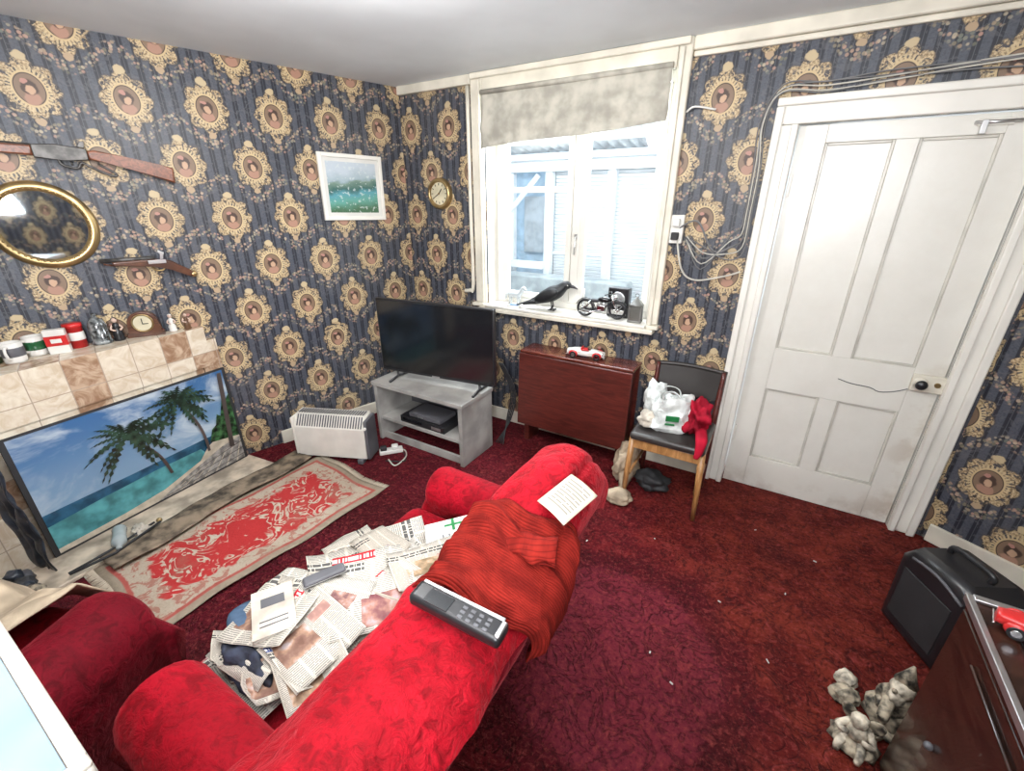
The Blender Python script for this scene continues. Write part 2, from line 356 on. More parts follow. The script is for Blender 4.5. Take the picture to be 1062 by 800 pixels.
# ------------------------------------------------------------------ room shell
CH=2.39
LD=(Vector((-2.59,2.72,0))-Vector((-3.1,.87,0))).normalized(); LN=Vector((LD.y,-LD.x,0))
L0=Vector((-2.59,2.72,0))
def LP(s,z,off=0): return L0+LD*s+LN*off+Vector((0,0,z))
def wall(name,P0,d,nin,th,rects,u0,m=MW,v0=-2.12):
    for s0,s1,z0,z1 in rects:
        b=B(name)
        def P(s,z,o):
            q=P0+d*s+nin*o; return Vector((q.x,q.y,z))
        c=[(s0,z0),(s1,z0),(s1,z1),(s0,z1)]
        b.quad([P(s,z,0) for s,z in c],m,[(s+u0,z+v0) for s,z in c])
        b.quad([P(s,z,-th) for s,z in c][::-1],m,[(s+u0,z+v0) for s,z in c][::-1])
        for k in range(4):
            (a,e),(g,h)=c[k],c[(k+1)%4]
            b.quad([P(a,e,0),P(a,e,-th),P(g,h,-th),P(g,h,0)],white_paint)
        b.done(keepn=True)
WX0,WX1,WZ0,WZ1=-1.85,-.66,.925,2.3
DX0,DX1,DZ=-.075,.765,1.98
wall('wall_north',Vector((0,2.72,0)),Vector((1,0,0)),Vector((0,-1,0)),.25,
     [(-2.59,WX0,0,CH),(WX0,WX1,0,WZ0),(WX0,WX1,WZ1,CH),(WX1,DX0,0,CH),(DX0,DX1,DZ,CH),(DX1,.9,0,CH)],.43)
wall('wall_west',L0,LD,LN,.15,[(-4.1,0,0,CH)],1.56)
cd=Vector((.42,-.26,0)); cl=cd.length; cd.normalize()
wall('wall_northeast',Vector((.9,2.72,0)),cd,Vector((cd.y,-cd.x,0))*1,.1,[(0,cl,0,CH)],.2)
wall('wall_east',Vector((1.32,2.46,0)),Vector((0,-1,0)),Vector((-1,0,0)),.1,[(0,3.56,0,CH)],.1)
wall('wall_south',Vector((1.32,-1.1,0)),Vector((-1,0,0)),Vector((0,1,0)),.1,[(0,5.0,0,CH)],.1)
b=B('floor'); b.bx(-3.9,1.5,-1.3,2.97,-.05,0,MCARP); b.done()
b=B('ceiling'); b.bx(-3.9,1.5,-1.3,2.97,CH,CH+.05,ceil_m); b.done()
b=B('trim_1'); b.bx(-2.575,WX0-.095,2.685,2.72,CH-.055,CH,cream_paint,.006); b.bx(-.594,.92,2.685,2.72,CH-.06,CH,cream_paint,.008); b.bx(-.59,.9,2.70,2.72,CH-.085,CH-.061,cream_paint,.005); b.done()
b=B('baseboard_north'); b.bx(-2.57,-.18,2.705,2.72,0,.1,cream_paint,.004); b.done()
b=B('baseboard_northeast')
b.box((.9+cd.x*cl*.5-.006,2.72+cd.y*cl*.5-.01,.05),(cl-.06,.018,.10),cream_paint,(0,0,math.atan2(cd.y,cd.x)),.004); b.done()
b=B('baseboard_west'); p=LP(-.62,.05,.009); b.box(p,(1.2,.016,.1),cream_paint,(0,0,math.atan2(LD.y,LD.x)),.004); b.done()

# ------------------------------------------------------------------ window
b=B('trim_3')
b.bx(-1.945,-1.856,2.69,2.72,.95,CH,cream_paint,.008)
b.bx(-1.885,-1.865,2.675,2.689,.95,CH-.04,cream_paint,.004)
b.bx(-.664,-.595,2.69,2.72,.95,CH,cream_paint,.008)
b.bx(-.655,-.63,2.675,2.689,.95,CH-.04,cream_paint,.004)
b.bx(-1.855,-.665,2.69,2.719,2.27,CH,cream_paint,.006)
b.bx(-1.93,-.605,2.665,2.689,2.355,CH-.002,cream_paint,.006); b.done()
b=B('window_sill'); b.bx(-1.849,-.661,2.655,2.845,.926,.945,white_paint,.005); b.bx(-1.90,-.61,2.65,2.719,.895,.925,cream_paint,.006); b.bx(-1.96,-1.855,2.66,2.719,.926,.949,cream_paint,.004); b.bx(-.655,-.585,2.66,2.719,.926,.949,cream_paint,.004); b.done()
b=B('window_1')
fy0,fy1=2.85,2.90
b.frame(-1.85,-.66,.93,2.3,.055,fy0,fy1,white_paint,.004)
b.bx(-1.26,-1.20,fy0-.005,fy1,.986,2.244,white_paint,.006)
def case(x0,x1,z0,z1,tr=None):
    w=.04
    b.frame(x0,x1,z0,z1,w,fy0-.012,fy0+.02,white_paint,.003)
    if tr: b.bx(x0+w,x1-w,fy0-.008,fy0+.015,tr-.018,tr+.018,white_paint,.003)
    b.bx(x0+w,x1-w,fy0,fy0+.004,z0+w,z1-w,glassm)
case(-1.79,-1.261,.99,2.24,1.72); case(-1.199,-.71,.99,2.24)
b.bx(-1.235,-1.215,fy0-.02,fy0-.005,1.42,1.45,silver,.002); b.tube([(-1.225,fy0-.02,1.435),(-1.225,fy0-.025,1.36),(-1.23,fy0-.02,1.32)],.006,silver)
b.done()
b=B('window_blind')
def bf(u,v):
    x=-1.84+u*1.165; zt=2.275; zb=1.965+.065*u+.006*math.sin(u*7)
    z=zt+(zb-zt)*v; y=2.68-.010*math.sin(v*pi*4+u)*v-.018*v+.008*mn.noise(Vector((x*4,z*6,0)))
    return Vector((x,y-.02,z))
b.grid(50,24,bf,blind_m); b.cyl((-1.84,2.66,2.275),(-.675,2.66,2.275),.012,blind_m); b.done(solid=.003)
ow=mat('outside_white',(.76,.81,.84),.6,var=.04); obl=mat('outside_pale_blue',(.40,.54,.66),.6); orf=mat('outside_roof_sheet',(.6,.64,.67),.5,var=.1); osh=mat('outside_shade',(.38,.43,.47),.7)
b=B('outside_conservatory_wall')
for k in range(44): b.box((-1.1,4.62,.45+k*.035),(2.3,.01,.030),ow,(R(24),0,0))
b.bx(-2.3,.1,4.66,4.7,0,2.05,osh)
for x in (-2.28,-1.6,-2.75,-3.3,-.85): b.bx(x-.04,x+.04,4.5,4.58,0,2.1,ow,.005)
b.bx(-3.6,-2.3,4.75,4.8,0,2.1,obl); b.bx(-3.6,.2,4.44,4.49,1.93,2.05,ow,.005); b.bx(-3.6,-2.3,4.44,4.49,.95,1.03,ow,.005)
b.bx(-3.2,-2.85,4.7,4.74,.9,1.8,osh); b.bx(-2.68,-2.36,4.7,4.74,1.1,1.7,osh)
b.tube([(-3.3,4.5,1.0),(-2.4,4.5,1.9)],.03,ow); b.tube([(-2.1,4.3,1.15),(-1.5,4.3,1.16),(-1.45,4.3,.6)],.02,ow)
b.bx(-3.4,-1.2,4.0,4.2,.0,.95,mat('outside_planter',(.35,.40,.42),.7),.02); b.done()
b=B('outside_lean_to_roof')
b.grid(200,8,lambda u,v:Vector((-3.6+u*4,3.25+v*1.4,2.32-v*.27+.02*math.sin(u*2*pi*42))),orf)
for k in range(3): b.bx(-3.6,.4,3.4+k*.45,3.45+k*.45,2.2-k*.085,2.25-k*.085,ow)
b.done(solid=.004)
b=B('outside_ground'); b.bx(-6,3,3.0,9,-.1,-.05,mat('outside_paving',(.5,.5,.5),.8)); b.done()

# ------------------------------------------------------------------ door
b=B('door_1')
y0=2.735
b.bx(DX0+.005,DX1-.005,y0+.016,y0+.04,.005,DZ-.005,MDOOR)
def st(x0,x1,z0,z1): b.bx(x0,x1,y0,y0+.015,z0,z1,MDOOR,.002)
P1=[(.045,.305,.90,1.90),(.385,.645,.90,1.90),(.045,.305,.21,.66),(.385,.645,.21,.66)]
st(DX0+.005,.045,.005,DZ-.005); st(.645,DX1-.005,.005,DZ-.005)
for z0,z1 in ((.005,.21),(.66,.90),(1.90,DZ-.005)): st(.0452,.6448,z0,z1)
for z0,z1 in ((.2102,.6598),(.9002,1.8998)): st(.305,.385,z0,z1)
for x0,x1,z0,z1 in P1: b.frame(x0,x1,z0,z1,.012,y0+.006,y0+.016,white_line,.003)
b.bx(.645,.775,y0-.022,y0,.79,.875,cream_paint,.004); b.cyl((.675,y0-.06,.835),(.675,y0-.02,.835),.012,dgrey); b.sph((.675,y0-.06,.835),.024,black_pl,(1,.7,1))
b.lathe((.675,y0-.022,.835),[(0,0),(.03,0),(.03,.004),(0,.005)],cream_paint,20,mt=Matrix.Rotation(R(90),4,'X'))
b.cyl((.74,y0-.03,.835),(.74,y0-.02,.835),.012,brass)
b.tube([(.645,y0-.002,.79),(.60,y0-.002,.765),(.54,y0-.002,.75),(.50,y0-.002,.765),(.42,y0-.002,.77),(.36,y0-.002,.785)],.0022,dgrey,6,sm=3)
b.bx(.55,.66,y0-.014,y0,1.93,1.955,white_paint,.003); b.cyl((.54,y0-.018,1.942),(.68,y0-.018,1.942),.007,silver); b.bx(.56,.58,y0-.03,y0-.01,1.90,1.95,silver,.002)
for z in (1.72,.35): b.bx(DX0+.006,DX0+.02,y0-.014,y0,z-.05,z+.05,white_paint,.003)
b.done()
b=B('trim_2')
b.bx(-.165,DX0,2.695,2.72,0,1.98,white_paint,.005); b.bx(DX1,.86,2.695,2.72,0,1.98,white_paint,.005); b.bx(-.165,.86,2.695,2.72,1.981,2.07,white_paint,.005)
b.bx(-.18,-.145,2.675,2.694,0,2.055,white_paint,.006); b.bx(.84,.875,2.675,2.694,0,2.055,white_paint,.006); b.bx(-.18,.875,2.675,2.694,2.056,2.09,white_paint,.006)
b.bx(DX0-.03,DX0-.001,2.68,2.694,0,1.98,white_paint,.005); b.bx(DX1+.001,DX1+.03,2.68,2.694,0,1.98,white_paint,.005)
b.done()
cab=mat('white_cable',(.5,.48,.42),.5); cabd=mat('grey_cable',(.15,.15,.15),.5)
b=B('cable_bundle')
for k in range(5):
    o=k*.008; j=lambda a:random.uniform(-a,a)
    pts=[(-.5,2.70,1.47+j(.02)),(-.40,2.68,1.42-k*.03),(-.28,2.68,1.36+k*.03),(-.205-o,2.69,1.40+k*.03),(-.20-o,2.70,1.6),(-.20-o,2.70,1.8),(-.21-o+j(.01),2.70,2.0),(-.17,2.695,2.11+o+j(.01)),(0,2.695,2.11+o+j(.015)),(.2,2.695,2.12+o+j(.015)),(.45,2.695,2.13+o+j(.01)),(.7,2.695,2.13+o+j(.015)),(.88,2.69,2.14+o)]
    b.tube(pts,.0035,cab if k%2 else cabd,6,sm=5)
b.tube([(-.56,2.70,1.5),(-.50,2.67,1.3),(-.42,2.68,1.24),(-.28,2.68,1.27),(-.2,2.69,1.3)],.005,cab,8,sm=6)
b.tube([(-.56,2.70,1.5),(-.45,2.67,1.55),(-.35,2.68,1.4),(-.24,2.68,1.44)],.005,cabd,8,sm=6)
b.tube([(-.59,2.7,2.07),(-.55,2.69,2.09),(-.45,2.7,2.07)],.005,white_pl,8,sm=4)
b.done()
b=B('wall_socket'); b.bx(-.593,-.523,2.69,2.72,1.43,1.58,white_pl,.006); b.bx(-.58,-.54,2.665,2.69,1.45,1.49,black_m,.005); b.bx(-.58,-.54,2.66,2.69,1.52,1.56,white_pl,.006); b.done()
b=B('wall_mounted_pipe'); b.tube([(-1.97,2.70,CH-.06),(-1.97,2.695,1.6),(-1.97,2.695,1.08),(-2.0,2.695,1.03),(-2.05,2.70,1.02)],.014,cream_paint,10,sm=4); b.done()

# ------------------------------------------------------------------ wall things
def LM(s,z,off=.0):
    o=LP(s,z,off); return Matrix((( LD.x,0,LN.x,o.x),(LD.y,0,LN.y,o.y),(0,1,0,o.z),(0,0,0,1)))
def sea_mat():
    t=NT('seascape_painting'); u,v,_=t.sep(t.uv()); nz=t.noise(t.uv(),4,4)[0]; n2=t.noise(t.uv(),14,3)[0]
    vv=t.M('ADD',t.M('ADD',v,t.M('MULTIPLY',u,-.12)),t.M('MULTIPLY',t.M('SUBTRACT',nz,.5),.3))
    c=t.ramp(vv,[(0,(.05,.12,.06)),(.18,(.10,.30,.24)),(.32,(.08,.28,.33)),(.42,(.03,.10,.09)),(.54,(.14,.22,.17)),(.6,(.30,.38,.42)),(.8,(.44,.5,.55))])
    c=t.mix(t.M('MULTIPLY',t.ss(n2,.58,.64),.6),c,(.55,.6,.58)); t.col(c); t.rough(.35); return t.m
b=B('framed_seascape_picture')
w,h=.455,.42
b.bx(-w/2,-w/2+.025,-h/2,h/2,0,.02,white_paint,.003); b.bx(w/2-.025,w/2,-h/2,h/2,0,.02,white_paint,.003); b.bx(-w/2+.025,w/2-.025,-h/2,-h/2+.025,0,.02,white_paint,.003); b.bx(-w/2+.025,w/2-.025,h/2-.025,h/2,0,.02,white_paint,.003)
b.bx(-w/2+.02,w/2-.02,-h/2+.02,h/2-.02,.002,.008,paper_m)
b.quad([(-w/2+.05,-h/2+.05,.010),(w/2-.05,-h/2+.05,.010),(w/2-.05,h/2-.05,.010),(-w/2+.05,h/2-.05,.010)],sea_mat(),[(0,0),(1,0),(1,1),(0,1)])
b.done(M=LM(-.43,1.735,.003)@Euler((0,0,R(-1))).to_matrix().to_4x4(),keepn=True)
b=B('round_wall_mirror')
b.lathe((0,0,0),[(.155,.012),(.16,.03),(.175,.036),(.192,.03),(.2,.012),(.2,0)],brass,48)
b.lathe((0,0,0),[(.0,.014),(.158,.014)],mirror_m,48)
for k in range(48):
    a=k*2*pi/48; b.sph((.166*math.cos(a),.166*math.sin(a),.033),.006,brass,seg=6)
b.done(M=LM(-2.03,1.54,.002))
b=B('lever_action_rifle')
def pr(poly,d,z0,m,bev=.003): b.prism(poly,d,Matrix.Translation((0,0,z0)),m,bev)
pr([(0,-.075),(.005,.0),(-.05,.012),(-.18,.035),(-.30,.055),(-.33,.05),(-.33,.012),(-.26,.0),(-.16,-.025)],.035,.01,rifle_w,.008)
pr([(-.33,.058),(-.33,.008),(-.42,.0),(-.52,.005),(-.52,.06),(-.44,.068)],.035,.01,gunmetal,.004)
pr([(-.36,.066),(-.345,.09),(-.33,.088),(-.335,.06)],.015,.02,gunmetal,.002)
pr([(-.52,.055),(-.52,.012),(-.74,.018),(-.78,.022),(-.78,.055)],.035,.01,rifle_w,.008)
b.cyl((-.52,.052,.028),(-1.05,.060,.028),.011,gunmetal); b.cyl((-.78,.032,.028),(-1.0,.038,.028),.009,gunmetal)
b.tube([(-.44,.005,.028),(-.43,-.02,.028),(-.38,-.03,.028),(-.36,-.005,.028),(-.33,-.02,.028),(-.26,-.055,.028),(-.24,-.045,.028),(-.30,-.005,.028)],.006,gunmetal,8,sm=4)
b.tube([(-.40,.0,.028),(-.395,-.02,.028)],.004,gunmetal)
b.bx(-.80,-.78,.02,.075,.015,.04,brass,.002); b.bx(-1.04,-1.02,.065,.08,.025,.032,gunmetal)
b.done(M=LM(-1.455,1.815,.002)@Euler((0,0,R(-2))).to_matrix().to_4x4())
b=B('flintlock_pistol')
pr([(-.20,.02),(-.04,.022),(.02,.01),(.06,-.02),(.085,-.045),(.10,-.05),(.105,-.065),(.085,-.075),(.06,-.06),(.02,-.03),(-.04,-.008),(-.20,.0)],.03,.008,clock_w,.006)
b.cyl((-.04,.026,.023),(-.24,.026,.023),.0095,gunmetal); b.sph((.097,-.062,.023),.017,brass)
b.tube([(-.06,-.002,.023),(-.05,-.03,.023),(-.02,-.032,.023),(-.005,-.015,.023)],.004,brass,8,sm=4)
b.bx(-.07,.0,.0,.018,.036,.042,silver,.002); pr([(-.01,.02),(.0,.05),(-.02,.062),(-.025,.052),(-.015,.045),(-.022,.02)],.008,.036,silver,.001)
b.tube([(-.2,.004,.023),(-.23,.012,.023)],.004,clock_w); b.done(M=LM(-1.60,1.33,.002)@Matrix.Scale(1.15,4))
b=B('round_wall_clock'); mt=Matrix(((1,0,0,0),(0,0,-1,0),(0,1,0,0),(0,0,0,1)))
face=mat('clock_face_ivory',(.60,.54,.38),.4)
b.lathe((0,0,0),[(.075,.02),(.08,.036),(.092,.04),(.103,.028),(.106,0)],brass,40); b.lathe((0,0,0),[(0,.022),(.078,.022)],face,40)
for k in range(12):
    a=k*pi/6; b.box((.062*math.sin(a),.062*math.cos(a),.024),(.005,.014,.002),black_m,(0,0,-a))
b.box((.012,.014,.027),(.005,.045,.002),black_m,(0,0,R(-40))); b.box((-.02,-.012,.028),(.004,.06,.002),black_m,(0,0,R(-60))); b.cyl((0,0,.024),(0,0,.031),.006,brass)
b.done(M=Matrix.Translation((-2.25,2.718,1.70))@mt)

# ------------------------------------------------------------------ fireplace
def tiles():
    t=NT('marbled_fireplace_tiles'); uv=t.uv(); M=t.M; u,v,_=t.sep(uv)
    tu=M('DIVIDE',M('ADD',u,.03),.145); tv=M('DIVIDE',M('ADD',v,.012),.16)
    wn=t.n('ShaderNodeTexWhiteNoise',noise_dimensions='2D'); t.put(wn.inputs['Vector'],t.comb(M('FLOOR',tu),M('FLOOR',tv)))
    nz=t.noise(uv,10,4,.6,1.5)[0]
    cr=t.mix(t.ss(nz,.3,.7),(.50,.40,.29),(.66,.59,.48)); br=t.mix(t.ss(nz,.35,.65),(.26,.15,.09),(.5,.37,.26))
    c=t.mix(M('GREATER_THAN',wn.outputs[0],.7),cr,br)
    e=M('MAXIMUM',M('ABSOLUTE',M('SUBTRACT',M('FRACT',tu),.5)),M('ABSOLUTE',M('SUBTRACT',M('FRACT',tv),.5)))
    c=t.mix(t.ss(e,.482,.49),c,(.34,.27,.21)); t.col(c); t.rough(.25); t.bump(e,-.1,.003); return t.m
MT=tiles()
b=B('tiled_fireplace')
A=Vector((-2.835,.28,0)); Cc=Vector((-2.955,1.30,0)); fdn=(Cc-A).normalized(); A=A-fdn*.55
Wd=(Cc-A).length
def wallpt(P):
    s=(P-L0).dot(LD); return LP(s,0,.004)
def blk(z0,z1,o=0,lo=0,hi=1):
    a=A+fdn*Wd*lo; c=A+fdn*Wd*hi; n=Vector((fdn.y,-fdn.x,0)); a=a+n*o; c=c+n*o; a2=wallpt(a); c2=wallpt(c); v=lambda p,z:Vector((p.x,p.y,z)); L=(c-a).length; u0=Wd*lo
    b.quad([v(a,z0),v(c,z0),v(c,z1),v(a,z1)],MT,[(u0,z0),(u0+L,z0),(u0+L,z1),(u0,z1)])
    dA=(a-a2).length; dC=(c-c2).length
    b.quad([v(a,z1),v(c,z1),v(c2,z1),v(a2,z1)],MT,[(u0,0),(u0+L,0),(u0+L,dC),(u0,dA)])
    b.quad([v(c,z0),v(c2,z0),v(c2,z1),v(c,z1)],MT,[(0,z0),(dC,z0),(dC,z1),(0,z1)])
    b.quad([v(a2,z0),v(a,z0),v(a,z1),v(a2,z1)],MT,[(0,z0),(dA,z0),(dA,z1),(0,z1)])
    b.quad([v(a2,z0),v(c2,z0),v(c,z0),v(a,z0)],MT)
blk(.70,.945,0,lo=0,hi=.965); blk(0,.70,-.004,lo=0,hi=.2); blk(.0,.70,-.004,lo=.93,hi=1); blk(.70,.86,-.002,lo=.965,hi=1)
blk(.0,.70,-.012,lo=.2,hi=.93)
b.done(keepn=False)
b=B('hearth_slab'); ang=math.atan2(fdn.y,fdn.x); nrm=Vector((fdn.y,-fdn.x,0))
hm=mat('cream_hearth_stone',(.48,.40,.31),.5,var=.3,vs=9)
p=A+fdn*(Wd*.52)+nrm*.15; b.box((p.x,p.y,.0125),(Wd*.96,.26,.023),hm,(0,0,ang),.006); b.done()
def skym():
    t=NT('poster_sky'); u,v,_=t.sep(t.uv()); n=t.noise(t.uv(),3.0,5,.6,.5)[0]
    c=t.mix(t.ss(v,.3,1),(.18,.30,.42),(.045,.12,.26)); t.col(t.mix(t.M('MULTIPLY',t.ss(n,.45,.68),.85),c,(.45,.51,.55))); t.rough(.25); return t.m
b=B('beach_scene_fire_screen')
S0=Vector((-2.79,.26,.024)); S1=Vector((-2.915,1.285,.024)); sd=(S1-S0); SW=sd.length; sd.normalize(); sn=Vector((sd.y,-sd.x,0)); SH=.655
MS=Matrix(((sd.x,0,sn.x,S0.x),(sd.y,0,sn.y,S0.y),(0,1,0,S0.z),(0,0,0,1)))
b.bx(0,SW,0,SH,-.012,0,black_m)
def flat(poly,m,z): b.quad([(x*SW,y*SH,z) for x,y in poly],m,[(x,y) for x,y in poly])
flat([(.02,.02),(.98,.02),(.98,.985),(.02,.985)],skym(),.0012)
sea=mat('poster_sea',(.02,.09,.16),.25,var=.3,vs=12); turq=mat('poster_turquoise',(.08,.28,.30),.25,var=.3,vs=10); sand=mat('poster_sand',(.48,.42,.33),.3,var=.15,vs=20); plank=mat('poster_boardwalk',(.26,.245,.23),.3,var=.35,vs=30)
grn=mat('poster_palm_green',(.02,.045,.028),.3,var=.5,vs=25); grn2=mat('poster_bush_green',(.03,.09,.032),.3,var=.7,vs=30); trunk=mat('poster_trunk',(.07,.055,.05),.3)
flat([(.02,.30),(.02,.02),(.98,.02),(.98,.40),(.7,.385),(.4,.37),(.02,.36)],sea,.002)
flat([(.02,.26),(.02,.02),(.7,.02),(.78,.2),(.74,.31),(.5,.31),(.25,.29)],turq,.003)
flat([(.02,.06),(.02,.02),(.98,.02),(.98,.38),(.86,.36),(.78,.3),(.72,.2),(.5,.1),(.3,.07)],sand,.004)
flat([(.45,.02),(.98,.02),(.98,.26),(.86,.24),(.62,.12)],plank,.005)
for k in range(7): flat([(.50+k*.07,.02),(.51+k*.07,.02),(.68+k*.05,.12+k*.018),(.675+k*.05,.12+k*.018)],sand,.0055)
for k in range(3): flat([(.50+k*.1,.03+k*.05),(.98,.06+k*.07),(.98,.068+k*.07),(.50+k*.1,.035+k*.05)],trunk,.0058)
flat([(.8,.33),(.98,.28),(.98,.74),(.95,.68),(.93,.70),(.9,.55),(.88,.58),(.86,.48),(.83,.45)],grn2,.006)
def clampb(v): return min(.975,max(.025,v))
def palm(x0,y0,x1,y1,L,z):
    pts=[]; n=10
    for k in range(n+1):
        t=k/n; pts.append((x0+(x1-x0)*t+.03*math.sin(t*pi),y0+(y1-y0)*t))
    w=.008
    flat([(p[0]-w,p[1]) for p in pts]+[(p[0]+w,p[1]) for p in pts[::-1]],trunk,z)
    rnd=random.Random(int(x0*100))
    for q in range(20):
        a=R(-70+q*320/20+rnd.uniform(-6,6)); l=L*rnd.uniform(.75,1.1)
        up=[];dn=[]
        for k in range(17):
            t=k/16; px=x1+math.cos(a)*l*t; py=y1+math.sin(a)*l*1.35*t-.9*L*t*t*.55
            ww=.022*math.sin(pi*min(1,t*.9+.08))*(1.0 if k%2 else .15)
            nx,ny=-math.sin(a),math.cos(a)
            up.append((clampb(px+nx*ww),clampb(py+ny*ww))); dn.append((clampb(px-nx*ww),clampb(py-ny*ww*1.6-ww*.8)))
        flat(up+dn[::-1],grn,z+.0003+q*.0001)
palm(.56,.22,.42,.70,.22,.007); palm(.78,.26,.69,.84,.20,.0100)
flat([(.90,.2),(.93,.2),(.965,.97),(.94,.97)],trunk,.0130)
b.done(M=MS,keepn=False)
b=B('dark_plastic_sheeting'); sheet=mat('blue_black_plastic',(.03,.037,.05),.35,var=.4,vs=20,bump=.6,bs=30)
b.grid(14,30,lambda u,v:Vector((-2.80+u*.13+.02*mn.noise(Vector((u*6,v*6,2))),.20+.035*u-.02*v+.03*mn.noise(Vector((u*5,v*5,8))),.03+v*.62)),sheet); b.done(solid=.006)

mz=.9455
b=B('mantel_clock')
pl=[(-.085,0),(.085,0),(.085,.02),(.07,.022),(.07,.07)]+[(.07*math.cos(a),.075+.065*math.sin(a)) for a in [pi*k/12 for k in range(13)]]+[(-.07,.022),(-.085,.02)]
b.prism(pl,.045,Matrix(((1,0,0,0),(0,0,-1,.0225),(0,1,0,0),(0,0,0,1))),clock_w,.004)
b.lathe((0,-.023,.078),[(.05,0),(.05,.006),(.044,.008),(.044,.003),(0,.003)],brass,28,mt=Matrix.Rotation(R(90),4,'X'))
b.cyl((0,-.027,.078),(0,-.029,.078),.041,face,seg=28); b.box((0,-.031,.09),(.004,.002,.03),black_m); b.box((.012,-.031,.074),(.028,.002,.004),black_m)
yc=math.degrees(math.atan2(LD.y,LD.x))
def ml(y,off=.045):
    s=(y-2.72)/LD.y; q=LP(s,0,off); return q.x,q.y
x,y=ml(1.0,.045); b.done(M=place(x,y,mz,yc-12))
cer=mat('white_ceramic',(.66,.64,.6),.25,var=.05); redp=mat('red_enamel',(.5,.02,.02),.3); grb=mat('green_bottle_glass',(.02,.1,.04),.1,coat=.5)
def mug(name,x,y,z,m,band=None,s=1,yaw=0):
    b=B(name); b.lathe((0,0,0),[(0,.0),(.038,.0),(.04,.01),(.041,.095),(.037,.095),(.036,.012),(0,.012)],m,24)
    if band: b.lathe((0,0,0),[(.0412,.03),(.0418,.032),(.0418,.07),(.0412,.072)],band,24)
    b.tube([(.04,0,.078),(.06,0,.08),(.07,0,.055),(.06,0,.03),(.04,0,.025)],.006,m,8,sm=4); b.done(M=place(x,y,z,yaw)@Matrix.Scale(s,4))
def bottle(name,x,y,z,m,h=.2,r=.03,cap=None):
    b=B(name); b.lathe((0,0,0),[(0,0),(r,0),(r,h*.55),(r*.85,h*.66),(r*.38,h*.76),(r*.36,h*.95),(r*.42,h*.955),(r*.42,h),(0,h)],m,20)
    if cap: b.lathe((0,0,0),[(r*.45,h*.93),(r*.46,h*1.01),(0,h*1.01)],cap,16)
    b.lathe((0,0,0),[(r*1.01,h*.15),(r*1.015,h*.16),(r*1.015,h*.45),(r*1.01,h*.46)],paper_m,20); b.done(M=place(x,y,z))
x,y=ml(.44,.13); bottle('green_glass_bottle',x,y,mz,grb,.19,.028,brass)
x,y=ml(.385,.22); bottle('green_glass_bottle.001',x,y,mz,grb,.16,.028,redp)
x,y=ml(.51,.17); mug('coffee_mug',x,y,mz,cer,dgrey,1.0,-30)
x,y=ml(.58,.09); mug('coffee_mug.001',x,y,mz,cer,grb,1,-60)
b=B('tea_packet_box'); b.bx(-.04,.04,-.02,.02,0,.12,cer,.002); b.bx(-.041,.041,-.021,.021,.04,.09,redp,.001); b.bx(-.02,.02,-.0225,-.021,.055,.075,paper_m); x,y=ml(.66,.13); b.done(M=place(x,y,mz,yc-10))
b=B('red_storage_tin'); b.lathe((0,0,0),[(0,0),(.036,0),(.036,.105),(.039,.106),(.039,.125),(0,.127)],redp,24); b.lathe((0,0,0),[(.0365,.04),(.037,.042),(.037,.08),(.0365,.082)],paper_m,24); x,y=ml(.725,.06); b.done(M=place(x,y,mz))
b=B('glass_bell_jar'); b.lathe((0,0,0),[(0,0),(.045,0),(.045,.015),(.04,.018),(.04,.1),(.03,.125),(.012,.14),(.008,.15),(.012,.16),(0,.165)],mat('smoked_glass',(.14,.15,.15),.08,coat=.5,var=.6,vs=40),24); x,y=ml(.815,.06); b.done(M=place(x,y,mz))
def figurine(name,x,y,z,m,m2,s=1,yaw=0):
    b=B(name); b.lathe((0,0,0),[(0,0),(.024,0),(.026,.01),(.022,.02),(.026,.03),(.017,.055),(.012,.07),(.016,.085),(.007,.097),(0,.1)],m,16); b.sph((0,0,.11),.012,m2,(1,1,1.2)); b.sph((0,.004,.116),.0125,m,(1.05,1,.8))
    b.tube([(.014,0,.085),(.024,-.01,.068),(.012,-.022,.06)],.005,m2,8,sm=3); b.tube([(-.014,0,.085),(-.024,-.01,.066),(-.006,-.024,.058)],.005,m2,8,sm=3); b.done(M=place(x,y,z,yaw)@Matrix.Scale(s,4))
skin=mat('porcelain_skin',(.55,.4,.32),.3)
x,y=ml(.885,.05); figurine('porcelain_figurine',x,y,mz,black_pl,skin,1.0,yc)
x,y=ml(1.12,.03); figurine('porcelain_figurine.001',x,y,mz,cer,skin,.8,yc)
x,y=ml(1.19,.028); figurine('porcelain_figurine.002',x,y,mz,mat('brown_glaze',(.12,.06,.03),.3),skin,.75,yc)

# ------------------------------------------------------------------ rug
b=B('oriental_rug')
def rf(u,v):
    x=-.335+u*.67; y=-.62+v*1.22
    z=.012+.008*mn.noise(Vector((x*5,y*5,1)))+.035*max(0,mn.noise(Vector((x*3+4,y*2.2,7))))
    return Vector((x+.02*mn.noise(Vector((0,y*4,4))),y+.02*mn.noise(Vector((x*4,0,9))),max(.004,z)))
b.grid(30,50,rf,MRUG,lambda u,v:(u,v)); fr=mat('rug_fringe',(.45,.38,.29),.9)
for e in (0,1):
    for k in range(48):
        x=-.33+k*.014; y=-.62 if e==0 else .60; y+=.02*mn.noise(Vector((x*4,0,9))); b.tube([(x,y,.012),(x+random.uniform(-.006,.006),y+(-.035 if e==0 else .035),.006)],.0018,fr,4)
b.done(M=place(-2.205,.93,0,-3),solid=.004)
b=B('hearth_mat'); bm_=mat('brown_mat_pile',(.17,.13,.09),.95,var=.5,vs=14,bump=.4,bs=60)
b.grid(8,40,lambda u,v:Vector((-.085+u*.17+.018*math.sin(v*9),-.58+v*1.12,.035+.014*mn.noise(Vector((u*2,v*7,3))))),bm_); b.done(M=place(-2.56,.95,0,4),solid=.006)

